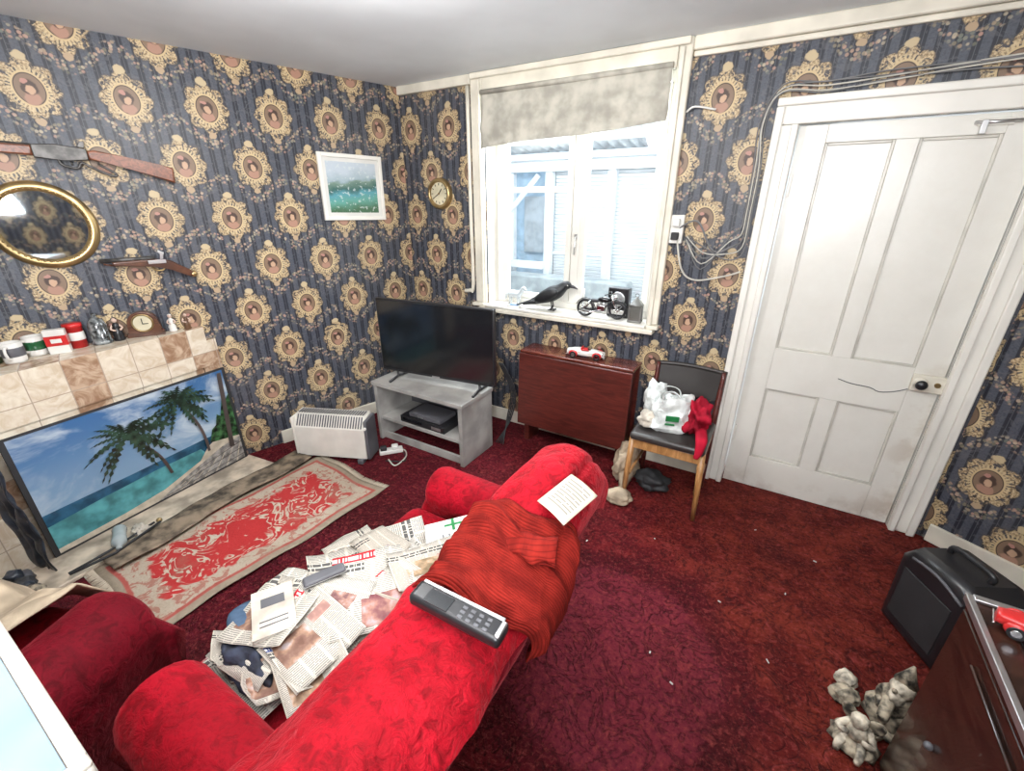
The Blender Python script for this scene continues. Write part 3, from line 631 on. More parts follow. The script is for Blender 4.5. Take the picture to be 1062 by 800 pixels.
# ------------------------------------------------------------------ heater
b=B('convector_heater')
hw=.25
pf=[(0,.035),(0,.25),(-.05,.33),(-.13,.335),(-.14,.32),(-.14,.035)]
b.prism([( -p[0],p[1]) for p in pf],2*hw,Matrix(((0,0,1,-hw),(1,0,0,0),(0,1,0,0),(0,0,0,1))),heater_m,.008)
for k in range(26):
    x=-hw+.025+k*.018
    b.box((x,.026,.293),(.009,.080,.004),dgrey,(R(58),0,0)); b.box((x,.09,.3355),(.009,.06,.004),dgrey)
b.bx(-hw-.012,-hw+.004,-.006,.145,.03,.32,heater_m,.008); b.bx(hw-.004,hw+.02,-.004,.145,.03,.32,dgrey,.01)
b.cyl((hw+.010,-.004,.27),(hw+.010,-.014,.27),.010,white_pl)
for x in (-.2,.2): b.bx(x-.02,x+.02,-.02,.16,0,.035,dgrey,.006)
b.done(M=place(-2.385,1.575,0,24))
b=B('power_cable'); b.tube([(-2.04,1.75,.03),(-1.97,1.74,.012),(-1.99,1.86,.01),(-2.06,1.92,.012),(-2.12,1.9,.01)],.005,cab,6,sm=6); b.tube([(-2.06,1.74,.02),(-1.96,1.82,.008),(-2.05,1.9,.008)],.004,black_m,6,sm=6)
b.box((-2.13,1.86,.016),(.16,.055,.03),white_pl,(0,0,R(50)),.006); b.box((-2.11,1.88,.045),(.045,.045,.03),white_pl,(0,0,R(50)),.008); b.box((-2.16,1.82,.045),(.045,.04,.03),black_m,(0,0,R(50)),.008); b.done()

# ------------------------------------------------------------------ tv stand + tv
b=B('tv_stand')
X0,X1,Y0,Y1=-2.36,-1.57,1.97,2.32
b.bx(X0-.01,X1+.01,Y0-.01,Y1,.435,.465,grey_lam,.004); b.bx(X0,X0+.03,Y0,Y1,0,.435,grey_lam,.003); b.bx(X1-.03,X1,Y0,Y1,0,.435,grey_lam,.003)
b.bx(X0+.03,X1-.03,Y0+.02,Y1-.013,.16,.185,grey_lam,.003); b.bx(X0+.03,X1-.03,Y1-.012,Y1,.0,.435,dgrey); b.bx(X0+.03,X1-.03,Y0+.03,Y0+.05,0,.05,grey_lam); b.done()
b=B('dvd_player'); b.bx(-2.15,-1.75,2.0,2.24,.186,.235,black_pl,.004); b.bx(-2.12,-1.95,1.997,2.0,.205,.222,black_gl); b.bx(-1.86,-1.78,1.996,2.0,.2,.22,silver); b.done()
b=B('set_top_box'); b.bx(-2.08,-1.8,2.02,2.2,.236,.268,dgrey,.004); b.bx(-2.0,-1.95,2.016,2.02,.245,.258,silver); b.done()
b=B('flat_screen_television')
w=.90;hh=.52
b.bx(-w/2,w/2,-.012,.02,.055,.055+hh,black_pl,.006); b.bx(-w/2+.012,w/2-.012,-.0145,-.012,.075,.055+hh-.012,black_gl); b.bx(-.3,.3,.02,.055,.1,.42,black_m,.01)
b.bx(-.03,.03,-.016,-.013,.058,.068,silver)
for x in (-.33,.33): b.tube([(x,.0,.06),(x,.0,.02),(x-.0,-.10,.006)],.009,black_pl,8); b.tube([(x,.0,.02),(x,.11,.006)],.009,black_pl,8)
b.done(M=place(-1.91,2.15,.467,8))
b=B('television_cable'); 
for k in range(4): b.tube([(-1.56+.01*k,2.40,.62),(-1.50+.012*k,2.46,.40),(-1.52+.01*k,2.44,.18),(-1.50-.02*k,2.35,.012)],.005,black_m,6,sm=5)
b.done()

# ------------------------------------------------------------------ drop leaf table
b=B('drop_leaf_table')
x0,x1=-1.45,-.655
b.bx(x0,x1,2.50,2.69,.685,.705,mahog_h,.006,3)
b.box(((x0+x1)/2,2.487,.42),(x1-x0,.018,.53),mahog,(R(-2.5),0,0),.005)
b.box(((x0+x1)/2,2.697,.41),(x1-x0-.02,.012,.54),mahog,(0,0,0),.003)
b.bx(x0+.06,x1-.06,2.53,2.67,.58,.685,mahog)
for x in (x0+.05,x1-.05): b.bx(x-.02,x+.02,2.52,2.68,.0,.68,mahog,.004)
b.bx(x0+.05,x1-.05,2.59,2.61,.12,.17,mahog,.004); b.done()
def roadster(name,M,body,acc,s=1):
    b=B(name)
    def sec(t):
        x=-.12+.24*t; hz=.03+.018*math.sin(pi*min(1,max(0,t*.9+.1)))-(.012 if .4<t<.62 else 0); w=.038*(math.sin(pi*(.12+.78*t)))**.5; return x,w,hz
    def fn(u,v):
        x,w,hz=sec(u); a=v*2*pi; e=.6
        cx=math.copysign(abs(math.cos(a))**e,math.cos(a)); sz=math.copysign(abs(math.sin(a))**e,math.sin(a))
        return Vector((x,cx*w,.012+hz*.5+sz*hz*.5))
    b.grid(24,20,fn,body,closed_v=True,capu=True)
    for x in (-.075,.078):
        for y in (-.04,.04):
            b.cyl((x,y-.008,.021),(x,y+.008,.021),.021,black_pl,seg=20); b.cyl((x,y-.0095,.021),(x,y+.0095,.021),.012,chrome,seg=16)
            b.sph((x,y*.92,.026),.026,acc,(1.15,.45,.9),seg=12)
    b.box((.0,0,.052),(.045,.055,.008),acc,bev=.003); b.box((.03,0,.062),(.003,.055,.024),chrome,(0,R(-25),0),.001); b.bx(-.03,-.02,-.028,.028,.045,.068,acc,.004)
    for y in (-.022,.022): b.sph((.112,y,.034),.009,chrome,(.7,1,1),seg=10)
    b.box((.122,0,.026),(.006,.03,.022),chrome,bev=.002); b.box((.123,0,.014),(.006,.075,.006),chrome,bev=.002); b.box((-.122,0,.018),(.006,.07,.006),chrome,bev=.002)
    b.tube([(.02,-.012,.055),(.022,-.012,.06)],.008,black_m,8)
    b.done(M=M@Matrix.Scale(s,4))
roadster('toy_roadster',place(-1.0,2.585,.706,8),cer,redp,1.02)

# ------------------------------------------------------------------ chair
b=B('dining_chair')
seatm=mat('black_vinyl_seat',(.035,.03,.028),.4)
b.box((-.36,2.40,.43),(.40,.40,.045),seatm,bev=.018,seg=3)
b.bx(-.55,-.17,2.22,2.245,.35,.405,teak,.005); b.bx(-.55,-.17,2.56,2.585,.35,.405,teak,.005); b.bx(-.555,-.535,2.246,2.559,.35,.405,teak,.005); b.bx(-.185,-.165,2.246,2.559,.35,.405,teak,.005)
for x,dx in ((-.545,-.01),(-.175,.01)):
    b.tube([(x,2.235,.41),(x+dx,2.225,.2),(x+dx*1.5,2.215,0)],[.019,.016,.012],teak,10)
    b.tube([(x,2.57,.0),(x,2.575,.3),(x,2.58,.45),(x,2.62,.6),(x,2.65,.74)],[.013,.017,.018,.015,.011],mahog,10,sm=3)
    b.tube([(x,2.23,.17),(x,2.57,.17)],.009,teak,8)
b.grid(16,6,lambda u,v:Vector((-.56+u*.4,2.628+.018*math.sin(pi*u)+v*.028,.56+v*.17)),seatm)
b.grid(16,6,lambda u,v:Vector((-.56+u*.4,2.645+.018*math.sin(pi*u)+v*.028,.56+v*.17)),seatm)
b.tube([(-.56,2.66,.73),(-.46,2.675,.735),(-.36,2.68,.737),(-.26,2.675,.735),(-.16,2.66,.73)],.013,seatm,8,sm=4); b.done()
bagm=mat('white_plastic_bag',(.64,.67,.65),.3,var=.15,vs=20,bump=.4,bs=25); green=mat('bag_green_print',(.02,.2,.06),.35); redcl=mat('crimson_cloth',(.38,.006,.025),.8,var=.3,bump=.4,spec=.2)
cloth_c=mat('cream_cloth',(.44,.35,.25),.9,var=.25,vs=10,bump=.5,bs=40,spec=.2); cloth_w=mat('offwhite_cloth',(.50,.45,.38),.9,var=.2,vs=12,bump=.4,spec=.2)
def lump(b,c,r,m,scale,rot=(0,0,0),amp=.3,fl=None,smooth=True,f=1.6,sub=4):
    rr=bmesh.ops.create_icosphere(b.bm,subdivisions=sub,radius=1)
    mt=Matrix.Translation(c)@Euler(rot).to_matrix().to_4x4()
    for v in rr['verts']:
        n=v.co.copy(); o=Vector(c)*5
        k=1+amp*(mn.noise(n*f+o)-.55*abs(mn.noise(n*f*1.9+o*2))-.3*abs(mn.noise(n*f*4+o)))
        v.co=mt@Vector((n.x*k*r*scale[0],n.y*k*r*scale[1],n.z*k*r*scale[2]))
        if fl is not None and v.co.z<fl: v.co.z=fl+.0005*k
    b.setf({f for v in rr['verts'] for f in v.link_faces},m,smooth)
b=B('shopping_bag')
def bagf(u,v):
    a=u*2*pi
    rx=.115*(1-.22*v)+.024*mn.noise(Vector((math.cos(a)*2,math.sin(a)*2,v*4))); ry=.08*(1-.3*v)+.02*mn.noise(Vector((math.cos(a)*2.5,math.sin(a)*2.5,v*4+5)))
    if v<.12: rx*=.75+v*2; ry*=.75+v*2
    e=.65; cx=math.copysign(abs(math.cos(a))**e,math.cos(a)); sy=math.copysign(abs(math.sin(a))**e,math.sin(a))
    return Vector((cx*rx+.016*mn.noise(Vector((a*3,v*6,1)))+.02*v,sy*ry,.0+v*.20+.012*math.sin(a*3)*v))
b.grid(48,16,bagf,bagm,smooth=False)
b.box((0,0,.006),(.15,.10,.01),bagm,bev=.003); lump(b,(.0,0,.13),.075,bagm,(1.1,.8,.9),amp=.5,smooth=False,sub=3)
for y in (-.05,.05): b.tube([(-.05,y,.18),(-.045,y,.23),(-.005,y*.8,.24),(.03,y,.22),(.045,y,.18)],.010,bagm,6,sm=4,flat=.3)
b.box((.01,-.084,.10),(.07,.006,.035),green,(R(8),0,R(4)),.002); b.box((.0,-.086,.065),(.05,.006,.012),green,(R(8),0,R(4)),.002); b.done(M=place(-.385,2.36,.453,12))
b=B('shopping_bag.001'); lump(b,(-.50,2.46,.57),.10,bagm,(.7,.8,1.2),fl=.455,amp=.5,smooth=False,sub=3); lump(b,(-.50,2.33,.50),.06,cloth_w,(.9,1,.8),fl=.455,amp=.5); b.done()
b=B('red_scarf'); lump(b,(-.245,2.37,.55),.10,redcl,(.75,1,1.1),fl=.455,amp=.7,f=2.2); b.tube([(-.21,2.3,.52),(-.19,2.22,.50),(-.19,2.195,.44),(-.20,2.19,.40)],[.03,.03,.02,.012],redcl,10,sm=4,flat=.5); b.done()
b=B('cloth_bundle'); lump(b,(-.61,2.38,.12),.15,cloth_c,(.5,1,.95),fl=.004,amp=.6,f=1.2); lump(b,(-.57,2.17,.03),.085,cloth_c,(1.0,.8,.5),fl=.004,amp=.4,f=1.2); lump(b,(-.44,2.40,.05),.10,black_m,(1.2,.9,.6),fl=.004,amp=.4); b.done()

# ------------------------------------------------------------------ window sill items
sz=.946
feather=mat('crow_feathers',(.005,.006,.008),.5,var=.3,vs=40,bump=.3,bs=80)
b=B('crow_figure')
b.tube([(-.20,0,.028),(-.15,0,.042),(-.10,0,.06),(-.05,0,.085),(0,0,.108),(.04,0,.128),(.065,0,.148),(.085,0,.165),(.105,0,.168),(.122,0,.163)],[.010,.016,.028,.043,.05,.045,.035,.029,.027,.015],feather,18,sm=5)
b.tube([(.112,0,.165),(.14,0,.162),(.172,0,.148)],[.013,.010,.002],black_pl,10,sm=3)
for s in (-1,1):
    b.sph((-.03,s*.036,.098),.08,feather,(1.15,.22,.45),(0,R(-26),R(s*4))); b.tube([(-.10,s*.025,.06),(-.19,s*.012,.03)],[.014,.004],feather,8)
    b.tube([(.0,s*.018,.065),(.008,s*.018,.03),(.0,s*.018,.004)],.0045,black_pl,6)
    for a in (-25,0,25): b.tube([(0,s*.018,.004),(.03*math.cos(R(a)),s*.018+.03*math.sin(R(a)),.003)],.003,black_pl,5)
    b.tube([(0,s*.018,.004),(-.02,s*.018,.003)],.003,black_pl,5); b.sph((.108,s*.023,.172),.004,white_pl,seg=8)
b.sph((-.20,0,.032),.06,feather,(1.0,.32,.1),(0,R(-18),0))
b.done(M=place(-1.34,2.745,sz,10)@Matrix.Scale(1.05,4))
b=B('motorcycle_model')
for x in (-.105,.105):
    b.tube([(x+.05*math.cos(a),0,.059+.05*math.sin(a)) for a in [2*pi*k/24 for k in range(24)]],.009,black_pl,8,closed=True)
    for k in range(8):
        a=k*pi/4; b.cyl((x,0,.059),(x+.045*math.cos(a),0,.059+.045*math.sin(a)),.0018,chrome,seg=5)
    b.cyl((x,-.01,.059),(x,.01,.059),.01,chrome)
    b.tube([(x+.064*math.cos(a),0,.059+.064*math.sin(a)) for a in [pi*.2+pi*.7*k/8 for k in range(9)]],.009,black_gl,6,flat=.3)
for s in (-1,1):
    b.tube([(.105,s*.014,.056),(.075,s*.014,.12),(.062,s*.014,.15)],.005,chrome,8); b.tube([(-.105,s*.014,.056),(-.03,s*.012,.055),(.03,s*.01,.05)],.004,black_pl,6)
    b.tube([(.0,s*.02,.05),(-.06,s*.024,.04),(-.14,s*.026,.045)],[.006,.008,.010],chrome,8); b.tube([(.062,s*.0,.155),(.05,s*.045,.165),(.03,s*.06,.16)],.004,black_pl,6)
    b.tube([(-.105,s*.014,.056),(-.07,s*.014,.11)],.005,chrome,6)
b.sph((.02,0,.12),.035,black_gl,(1.3,.6,.6)); b.sph((-.045,0,.11),.035,black_m,(1.2,.55,.35)); b.box((.0,0,.065),(.06,.035,.045),chrome,bev=.008); b.cyl((.01,0,.08),(.02,0,.105),.014,silver); b.cyl((-.01,0,.08),(-.02,0,.105),.014,silver)
b.tube([(.06,0,.14),(.02,0,.05),(-.03,0,.045),(-.06,0,.11),(.055,0,.13)],.005,black_pl,6); b.sph((.088,0,.14),.015,chrome); b.tube([(-.01,.014,.05),(-.015,.04,.0)],.003,chrome,5)
b.done(M=place(-.965,2.71,sz,6))
b=B('tin_lantern'); ltm=mat('grey_tin',(.2,.2,.19),.4,metal=.5)
b.box((0,0,.006),(.085,.07,.012),ltm,bev=.003)
for x in (-.036,.036):
    for y in (-.029,.029): b.bx(x-.004,x+.004,y-.004,y+.004,.012,.10,ltm)
b.bx(-.035,.035,-.028,.028,.012,.1,mat('lantern_glass',(.12,.12,.11),.1)); b.lathe((0,0,.102),[(.056,0),(.05,.01),(.012,.045),(.008,.055),(0,.055)],ltm,4,mt=Matrix.Rotation(R(45),4,'Z')); b.tube([(.012*math.cos(a),0,.164+.012*math.sin(a)) for a in [2*pi*k/12 for k in range(12)]],.002,ltm,6,closed=True)
b.done(M=place(-.745,2.73,sz,5))
b=B('small_speaker'); b.bx(-.07,.07,-.028,.028,0,.19,black_pl,.006)
b.lathe((0,-.029,.12),[(.045,0),(.047,.006),(.04,.008),(.012,.001),(0,.004)],silver,24,mt=Matrix.Rotation(R(90),4,'X')); b.bx(-.06,.06,-.030,-.028,.02,.05,cer); b.done(M=place(-.88,2.805,sz,0))
b=B('candlestick_holder'); b.lathe((0,0,0),[(0,0),(.03,0),(.03,.008),(.008,.02),(.006,.05),(.012,.06),(.008,.07),(.014,.1),(.011,.1),(0,.09)],silver,20); b.cyl((0,0,.09),(0,0,.16),.009,cer,seg=12); b.done(M=place(-1.13,2.80,sz))
b=B('glass_horse_figurine'); gm=mat('clear_crystal',(.5,.54,.56),.1,coat=.5)
b.tube([(-.05,0,.055),(-.02,0,.065),(.02,0,.062),(.045,0,.08),(.06,0,.105),(.075,0,.112),(.095,0,.1)],[.016,.022,.02,.016,.012,.011,.005],gm,12,sm=4)
for x in (-.045,.025):
    for y in (-.01,.01): b.tube([(x,y,.055),(x+.005,y,.03),(x-.002,y,0)],[.009,.005,.005],gm,8)
b.tube([(-.055,0,.065),(-.08,0,.05),(-.085,0,.02)],[.006,.008,.003],gm,8,sm=3); b.done(M=place(-1.66,2.79,sz,-10)@Matrix.Scale(1.1,4))
b=B('paper_note'); b.bx(-.05,.05,-.02,.02,0,.012,paper_m,.002); b.bx(-.03,.04,-.017,.012,.012,.018,mat('note_blue',(.15,.25,.4),.5),.001); b.done(M=place(-1.62,2.70,sz,8))

# ------------------------------------------------------------------ sofa
def cat(P,t):
    n=len(P)-1; t=max(0,min(n-1e-6,t)); i=int(t); f=t-i
    g=lambda k:Vector(P[max(0,min(n,k))]); p0,p1,p2,p3=g(i-1),g(i),g(i+1),g(i+2)
    return .5*((2*p1)+(p2-p0)*f+(2*p0-5*p1+4*p2-p3)*f*f+(3*p1-p0-3*p2+p3)*f**3)
def smooth(a,b,x): t=max(0,min(1,(x-a)/(b-a))); return t*t*(3-2*t)
def backP(y):
    h=.79+.15*smooth(.60,.98,y); k=.085*smooth(.65,1.0,y)
    return [(-.68,.10),(-.68,.42),(-.67+k*.6,.62),(-.635+k,h-.06),(-.56+k*.9,h-.003),(-.46+k*.4,h),(-.38,h-.035),(-.35,h-.12),(-.43,.50),(-.53,.25),(-.60,.05)]
def bsurf(y,t,off=0):
    P=backP(y); p=cat(P,t); q=cat(P,t+.02); d=(q-p)
    if d.length<1e-6: p2=cat(P,t-.02); d=p-p2
    d.normalize(); n=Vector((-d.y,d.x)); p=p+n*off
    return Vector((p.x,y,p.y))
YB0,YB1=.025,1.17
b=B('red_sofa')
def bk(u,v):
    yy=YB0+(YB1-YB0)*u; t=v*10
    e=min(u,1-u)*(YB1-YB0); k=1 if e>.09 else math.sqrt(max(.02,1-((.09-e)/.09)**2))
    p=bsurf(yy,t); c=Vector((-.52,yy,.45)); q=c+(p-c)*(1-(1-k)*.28); q.y=yy
    return q
b.grid(60,44,bk,velvet_d,capu=True)
b.bx(-1.08,-.62,.08,1.22,.05,.33,velvet_d,.03,3)
b.box((-.89,.67,.385),(.54,.88,.16),velvet,bev=.055,seg=5)
def arm(yc,x0,x1,w,h):
    pl=[(-w*.8,.04),(w*.8,.04),(w*.85,h-.14)]+[(w*1.05*math.cos(a),h-.1+.1*math.sin(a)) for a in [-.2+(pi+.4)*k/14 for k in range(15)]]+[(-w*.85,h-.14)]
    b.prism(pl,x1-x0,Matrix(((0,0,1,x0),(1,0,0,yc),(0,1,0,0),(0,0,0,1))),velvet,.035,True)
arm(1.185,-1.10,-.58,.09,.61); arm(.145,-1.085,-.6,.095,.64)
for x in (-1.04,-.64):
    for y in (.12,1.2): b.cyl((x,y,0),(x,y,.06),.025,dark_w,r2=.03)
def tw(u,v):
    y=.005+u*.795; t=2.3+v*4.3+.3*mn.noise(Vector((u*4,0,3)))*v
    f=.014+.014*mn.noise(Vector((y*6,t*1.0,2)))+.005*math.sin(y*24+5*mn.noise(Vector((y*3,t,5)))+t*.9)+.004*mn.noise(Vector((y*25,t*4,2)))
    return bsurf(y,t,max(.004,f))
b.grid(110,70,tw,throw_m)
def hc_(u,v):
    y=.78+u*.37; t=2.6+v*4.6
    e=min(u,1-u); k=min(1,e/.25)
    f=.010+.020*math.sin(pi*min(1,max(0,v)))*(k**.5)-.012*math.exp(-((v-.66)/.03)**2)
    p=bsurf(min(y,1.12),t,f); p.y=y
    if u>.8: p.z-=(u-.8)**1.3*.35
    return p
b.grid(40,50,hc_,throw_m)
b.done()
def knit():
    t=NT('rust_red_knit'); o=t.uv(); M=t.M; u,v,_=t.sep(o)
    w=M('ABSOLUTE',M('SINE',M('MULTIPLY',M('ADD',u,M('MULTIPLY',v,.1)),150))); nz=t.noise(o,7,3)[0]
    c=t.mix(t.ss(nz,.3,.7),(.12,.007,.005),(.23,.015,.010)); c=t.mix(M('MULTIPLY',t.ss(w,.4,0),.6),c,(.05,.002,.002)); t.col(c); t.rough(.9); t.b.inputs['Specular IOR Level'].default_value=.1; t.bump(w,.5,.004); return t.m
KN=knit()
b=B('knitted_jumper')
def ridg(x): return 1-2*abs(mn.noise(x))
def jm(u,v):
    y=.580+u*(.25)+.07*(v-.5)+.015*math.sin(v*9); t=3.35+v*4.05-.4*abs(u-.55)*v+.3*math.sin(u*5)*v+.25*(1-u)*(1-v)
    f=.018+.026*ridg(Vector((u*2.2+v*1.2,v*1.3,1)))+.020*ridg(Vector((u*4.5+v*2,v*2.0,4)))+.014*mn.noise(Vector((u*3,v*3,1)))
    e=min(u,1-u,v,1-v); f=f*min(1,.4+e*7)
    return bsurf(y,t,max(.024,f+.006))
b.grid(80,120,jm,KN,lambda u,v:(u,v))
def sl(u,v):
    a=v*2*pi; c=Vector((-.57+u*.24,.67+u*.11+.03*math.sin(u*5),.872+.015*math.sin(u*3)-.07*(1-u)**2)); r=.034*(1+.45*mn.noise(Vector((u*5,math.cos(a),math.sin(a)))))
    return c+Vector((-.35,.9,0))*r*math.cos(a)*1.4+Vector((0,0,1))*r*.55*math.sin(a)
b.grid(24,16,sl,KN,lambda u,v:(v*.3,u),closed_v=True,capu=True); b.done(solid=.004,keepn=True)
b=B('cordless_telephone_handset')
b.box((0,0,.016),(.225,.053,.03),black_pl,bev=.010,seg=3); b.box((0,.022,.0315),(.205,.008,.004),silver,bev=.001); b.box((-.045,-.004,.0315),(.06,.034,.002),black_gl)
for i in range(4):
    for j in range(3): b.box((.015+i*.02,-.016+j*.012,.0312),(.011,.007,.002),dgrey,bev=.0008)
b.box((.104,0,.028),(.012,.04,.010),silver,bev=.003); b.done(M=place(-.448,.515,.828,4,0,3))
def txt():
    t=NT('printed_letter'); u,v,_=t.sep(t.uv()); M=t.M
    l=t.ss(M('ABSOLUTE',M('SUBTRACT',M('FRACT',M('MULTIPLY',v,12)),.5)),.28,.18); w=t.ss(t.noise(t.comb(M('MULTIPLY',u,18),M('FLOOR',M('MULTIPLY',v,12))),1,0)[0],.3,.36)
    e=M('MULTIPLY',M('LESS_THAN',M('ABSOLUTE',M('SUBTRACT',u,.5)),.38),M('LESS_THAN',M('ABSOLUTE',M('SUBTRACT',v,.54)),.36))
    t.col(t.mix(M('MULTIPLY',M('MULTIPLY',l,w),M('MULTIPLY',e,.75)),(.48,.44,.35),(.10,.10,.10))); t.rough(.85); t.b.inputs['Specular IOR Level'].default_value=.1; return t.m
b=B('letter_card'); b.grid(8,8,lambda u,v:Vector((-.045+u*.09,-.065+v*.13,.006*math.sin(pi*u))),txt(),lambda u,v:(u,v)); b.done(M=place(-.355,.86,.950,-14,10,16),solid=.002)

b=B('newspaper_pile')
rnd=random.Random(23)
spec=[]
for k in range(44):
    fx=rnd.random(); fy=rnd.random()
    spec.append((-1.05+fx*.32,.32+fy*.48,rnd.choice([rnd.uniform(-40,40),rnd.uniform(50,120)])))
spec+=[(-.83,.38,70),(-.80,.55,100),(-.95,.62,60),(-1.00,.46,35),(-.88,.76,120),(-.98,.76,80),(-.80,.68,95),(-1.04,.44,20),(-.9,.42,85),(-.78,.78,60),(-.86,.62,50),(-.93,.52,110)]
for i,(x,y,an) in enumerate(spec):
    w=rnd.choice([.13,.16,.20,.24]); h=w*rnd.choice([.72,1.3,1.35]); zz=.472+i*.0020; ca,sa=math.cos(R(an)),math.sin(R(an)); sd_=i*3.1
    ev=rnd.uniform(.008,.034); cr=rnd.choice([0,1,-1])
    def fn(u,v):
        lx=(u-.5)*w; ly=(v-.5)*h; X=x+lx*ca-ly*sa; Y=y+lx*sa+ly*ca
        z=zz+ev*(mn.noise(Vector((u*1.6+sd_,v*1.6,sd_)))+.4)+.022*max(0,(u-.5)*2*cr)**2
        X=min(X,-.70); Y=max(Y,.255)
        if X<-1.15: z-=(-1.15-X)*1.1
        return Vector((X,Y,max(.47+i*.0012,z) if X>=-1.15 else z))
    su=i
    b.grid(8,8,fn,MNEWS,lambda u,v:(su+.002+u*.996,v))
b.done(solid=.0012,keepn=True)
b=B('first_aid_booklet'); b.bx(-.07,.07,-.095,.095,0,.008,paper_m,.002); b.bx(-.07,.07,.06,.095,.0082,.0088,green); b.bx(-.045,-.035,-.03,.03,.0082,.009,green); b.bx(-.068,-.012,-.005,.005,.0082,.0092,green); b.bx(.0,.055,-.04,-.035,.0082,.009,dgrey); b.bx(.0,.055,-.02,-.015,.0082,.009,dgrey); b.done(M=place(-.83,.97,.535,-45,6,0)@Matrix.Scale(1.1,4))
denim=mat('blue_denim',(.06,.095,.15),.95,var=.45,vs=12,bump=.6,bs=35,spec=.1)
b=B('denim_jeans'); lump(b,(-1.10,.47,.52),.09,denim,(.9,1.1,.32),amp=.6,f=1.8); lump(b,(-1.14,.56,.48),.07,denim,(.6,1.2,.5),amp=.6,f=1.8)
b.tube([(-1.17,.45,.52),(-1.13,.37,.56),(-1.06,.345,.555),(-.99,.37,.545)],[.02,.033,.030,.018],denim,14,sm=5,flat=.5); b.done()
b=B('dark_cloth_bundle'); lump(b,(-1.0,.31,.54),.08,mat('navy_cloth',(.02,.025,.045),.8,var=.5,vs=25,bump=.5),(1.3,.6,.5),amp=.5,f=1.5); b.done()
b=B('paperback_book'); b.box((0,0,.006),(.10,.15,.010),paper_m); b.box((0,0,.0118),(.104,.154,.0015),cloth_w); b.box((0,0,-.0005),(.104,.154,.0015),cloth_w); b.box((-.052,0,.006),(.002,.154,.013),cloth_w); b.box((0,.03,.0128),(.06,.03,.001),dgrey); b.box((0,-.03,.0128),(.07,.004,.001),dgrey); b.box((0,-.045,.0128),(.07,.004,.001),dgrey); b.done(M=place(-1.02,.41,.598,60,6,0))
b=B('spectacles_case'); b.box((0,0,.010),(.04,.12,.018),dgrey,bev=.008,seg=3); b.box((0,0,.010),(.042,.122,.002),silver); b.done(M=place(-1.0,.56,.60,-25))

# ------------------------------------------------------------------ armchair (left)
b=B('red_armchair')
b.bx(-.72,-.02,-.74,-.02,.06,.34,velvet_d,.04,3); b.box((-.37,-.32,.42),(.44,.62,.16),velvet,bev=.06,seg=5)
def arm2(xc,h=.59):
    w=.115
    pl=[(-w*.9,.05),(w*.9,.05),(w*.95,h-.16)]+[(w*1.05*math.cos(a),h-.12+.12*math.sin(a)) for a in [-.2+(pi+.4)*k/14 for k in range(15)]]+[(-w*.95,h-.16)]
    b.prism(pl,.78,Matrix(((-1,0,0,xc),(0,0,1,-.78),(0,1,0,0),(0,0,0,1))),velvet_d,.06,True)
arm2(-.12); arm2(-.63,.53); b.box((-.37,-.72,.56),(.50,.16,.6),velvet_d,(R(8),0,0),.07,5)
for x in (-.08,-.66):
    for y in (-.7,-.06): b.cyl((x,y,0),(x,y,.07),.025,dark_w)
b.done(M=place(-1.42,.28,0,24))
b=B('cream_blanket')
def cb(u,v):
    x=-.68+u*.50; y=-.42+v*.44
    z=.620-.06*math.sin(pi*min(1,max(0,(x+.60)/.40)))
    if y>-.06: z-=(y+.06)*1.6
    return Vector((x+.03*mn.noise(Vector((0,y*5,2))),y+.03*mn.noise(Vector((x*5,0,2))),z+.020+.028*mn.noise(Vector((x*8,y*8,1)))+.012*math.sin(x*34+y*14+3*mn.noise(Vector((x*4,y*4,0))))))
b.grid(54,54,cb,cloth_c); b.done(M=place(-1.42,.28,0,24),solid=.006)

# tall white cabinet with pale blue top, near left
b=B('white_cabinet'); tt=1.20; pb=mat('pale_blue_top',(.15,.21,.27),.4)
gp=mat('aged_cream_paint',(.36,.33,.29),.5,var=.12)
x0,x1,y0_,y1_=-.95,-.43,-.55,.0035
b.bx(x0+.01,x1-.01,y0_+.01,y1_-.012,.05,tt-.03,gp,.004); b.bx(x0,x1,y0_,y1_,tt-.03,tt-.006,gp,.003)
b.bx(x0+.014,x1-.014,y0_+.014,y1_-.014,tt-.006,tt-.003,pb)
b.bx(x0,x0+.013,y0_,y1_,tt-.006,tt,gp,.002); b.bx(x1-.013,x1,y0_,y1_,tt-.006,tt,gp,.002); b.bx(x0+.013,x1-.013,y1_-.013,y1_,tt-.006,tt,gp,.002); b.bx(x0+.013,x1-.013,y0_,y0_+.013,tt-.006,tt,gp,.002)
for x in (x0+.05,x1-.05):
    for y in (y0_+.05,y1_-.05): b.cyl((x,y,0),(x,y,.05),.02,dgrey)
b.done()
b=B('carrier_bag'); lump(b,(-1.24,.26,.12),.12,mat('grey_bag',(.25,.26,.28),.4,bump=.4),(.55,1,.9),fl=.003,amp=.7); b.done()

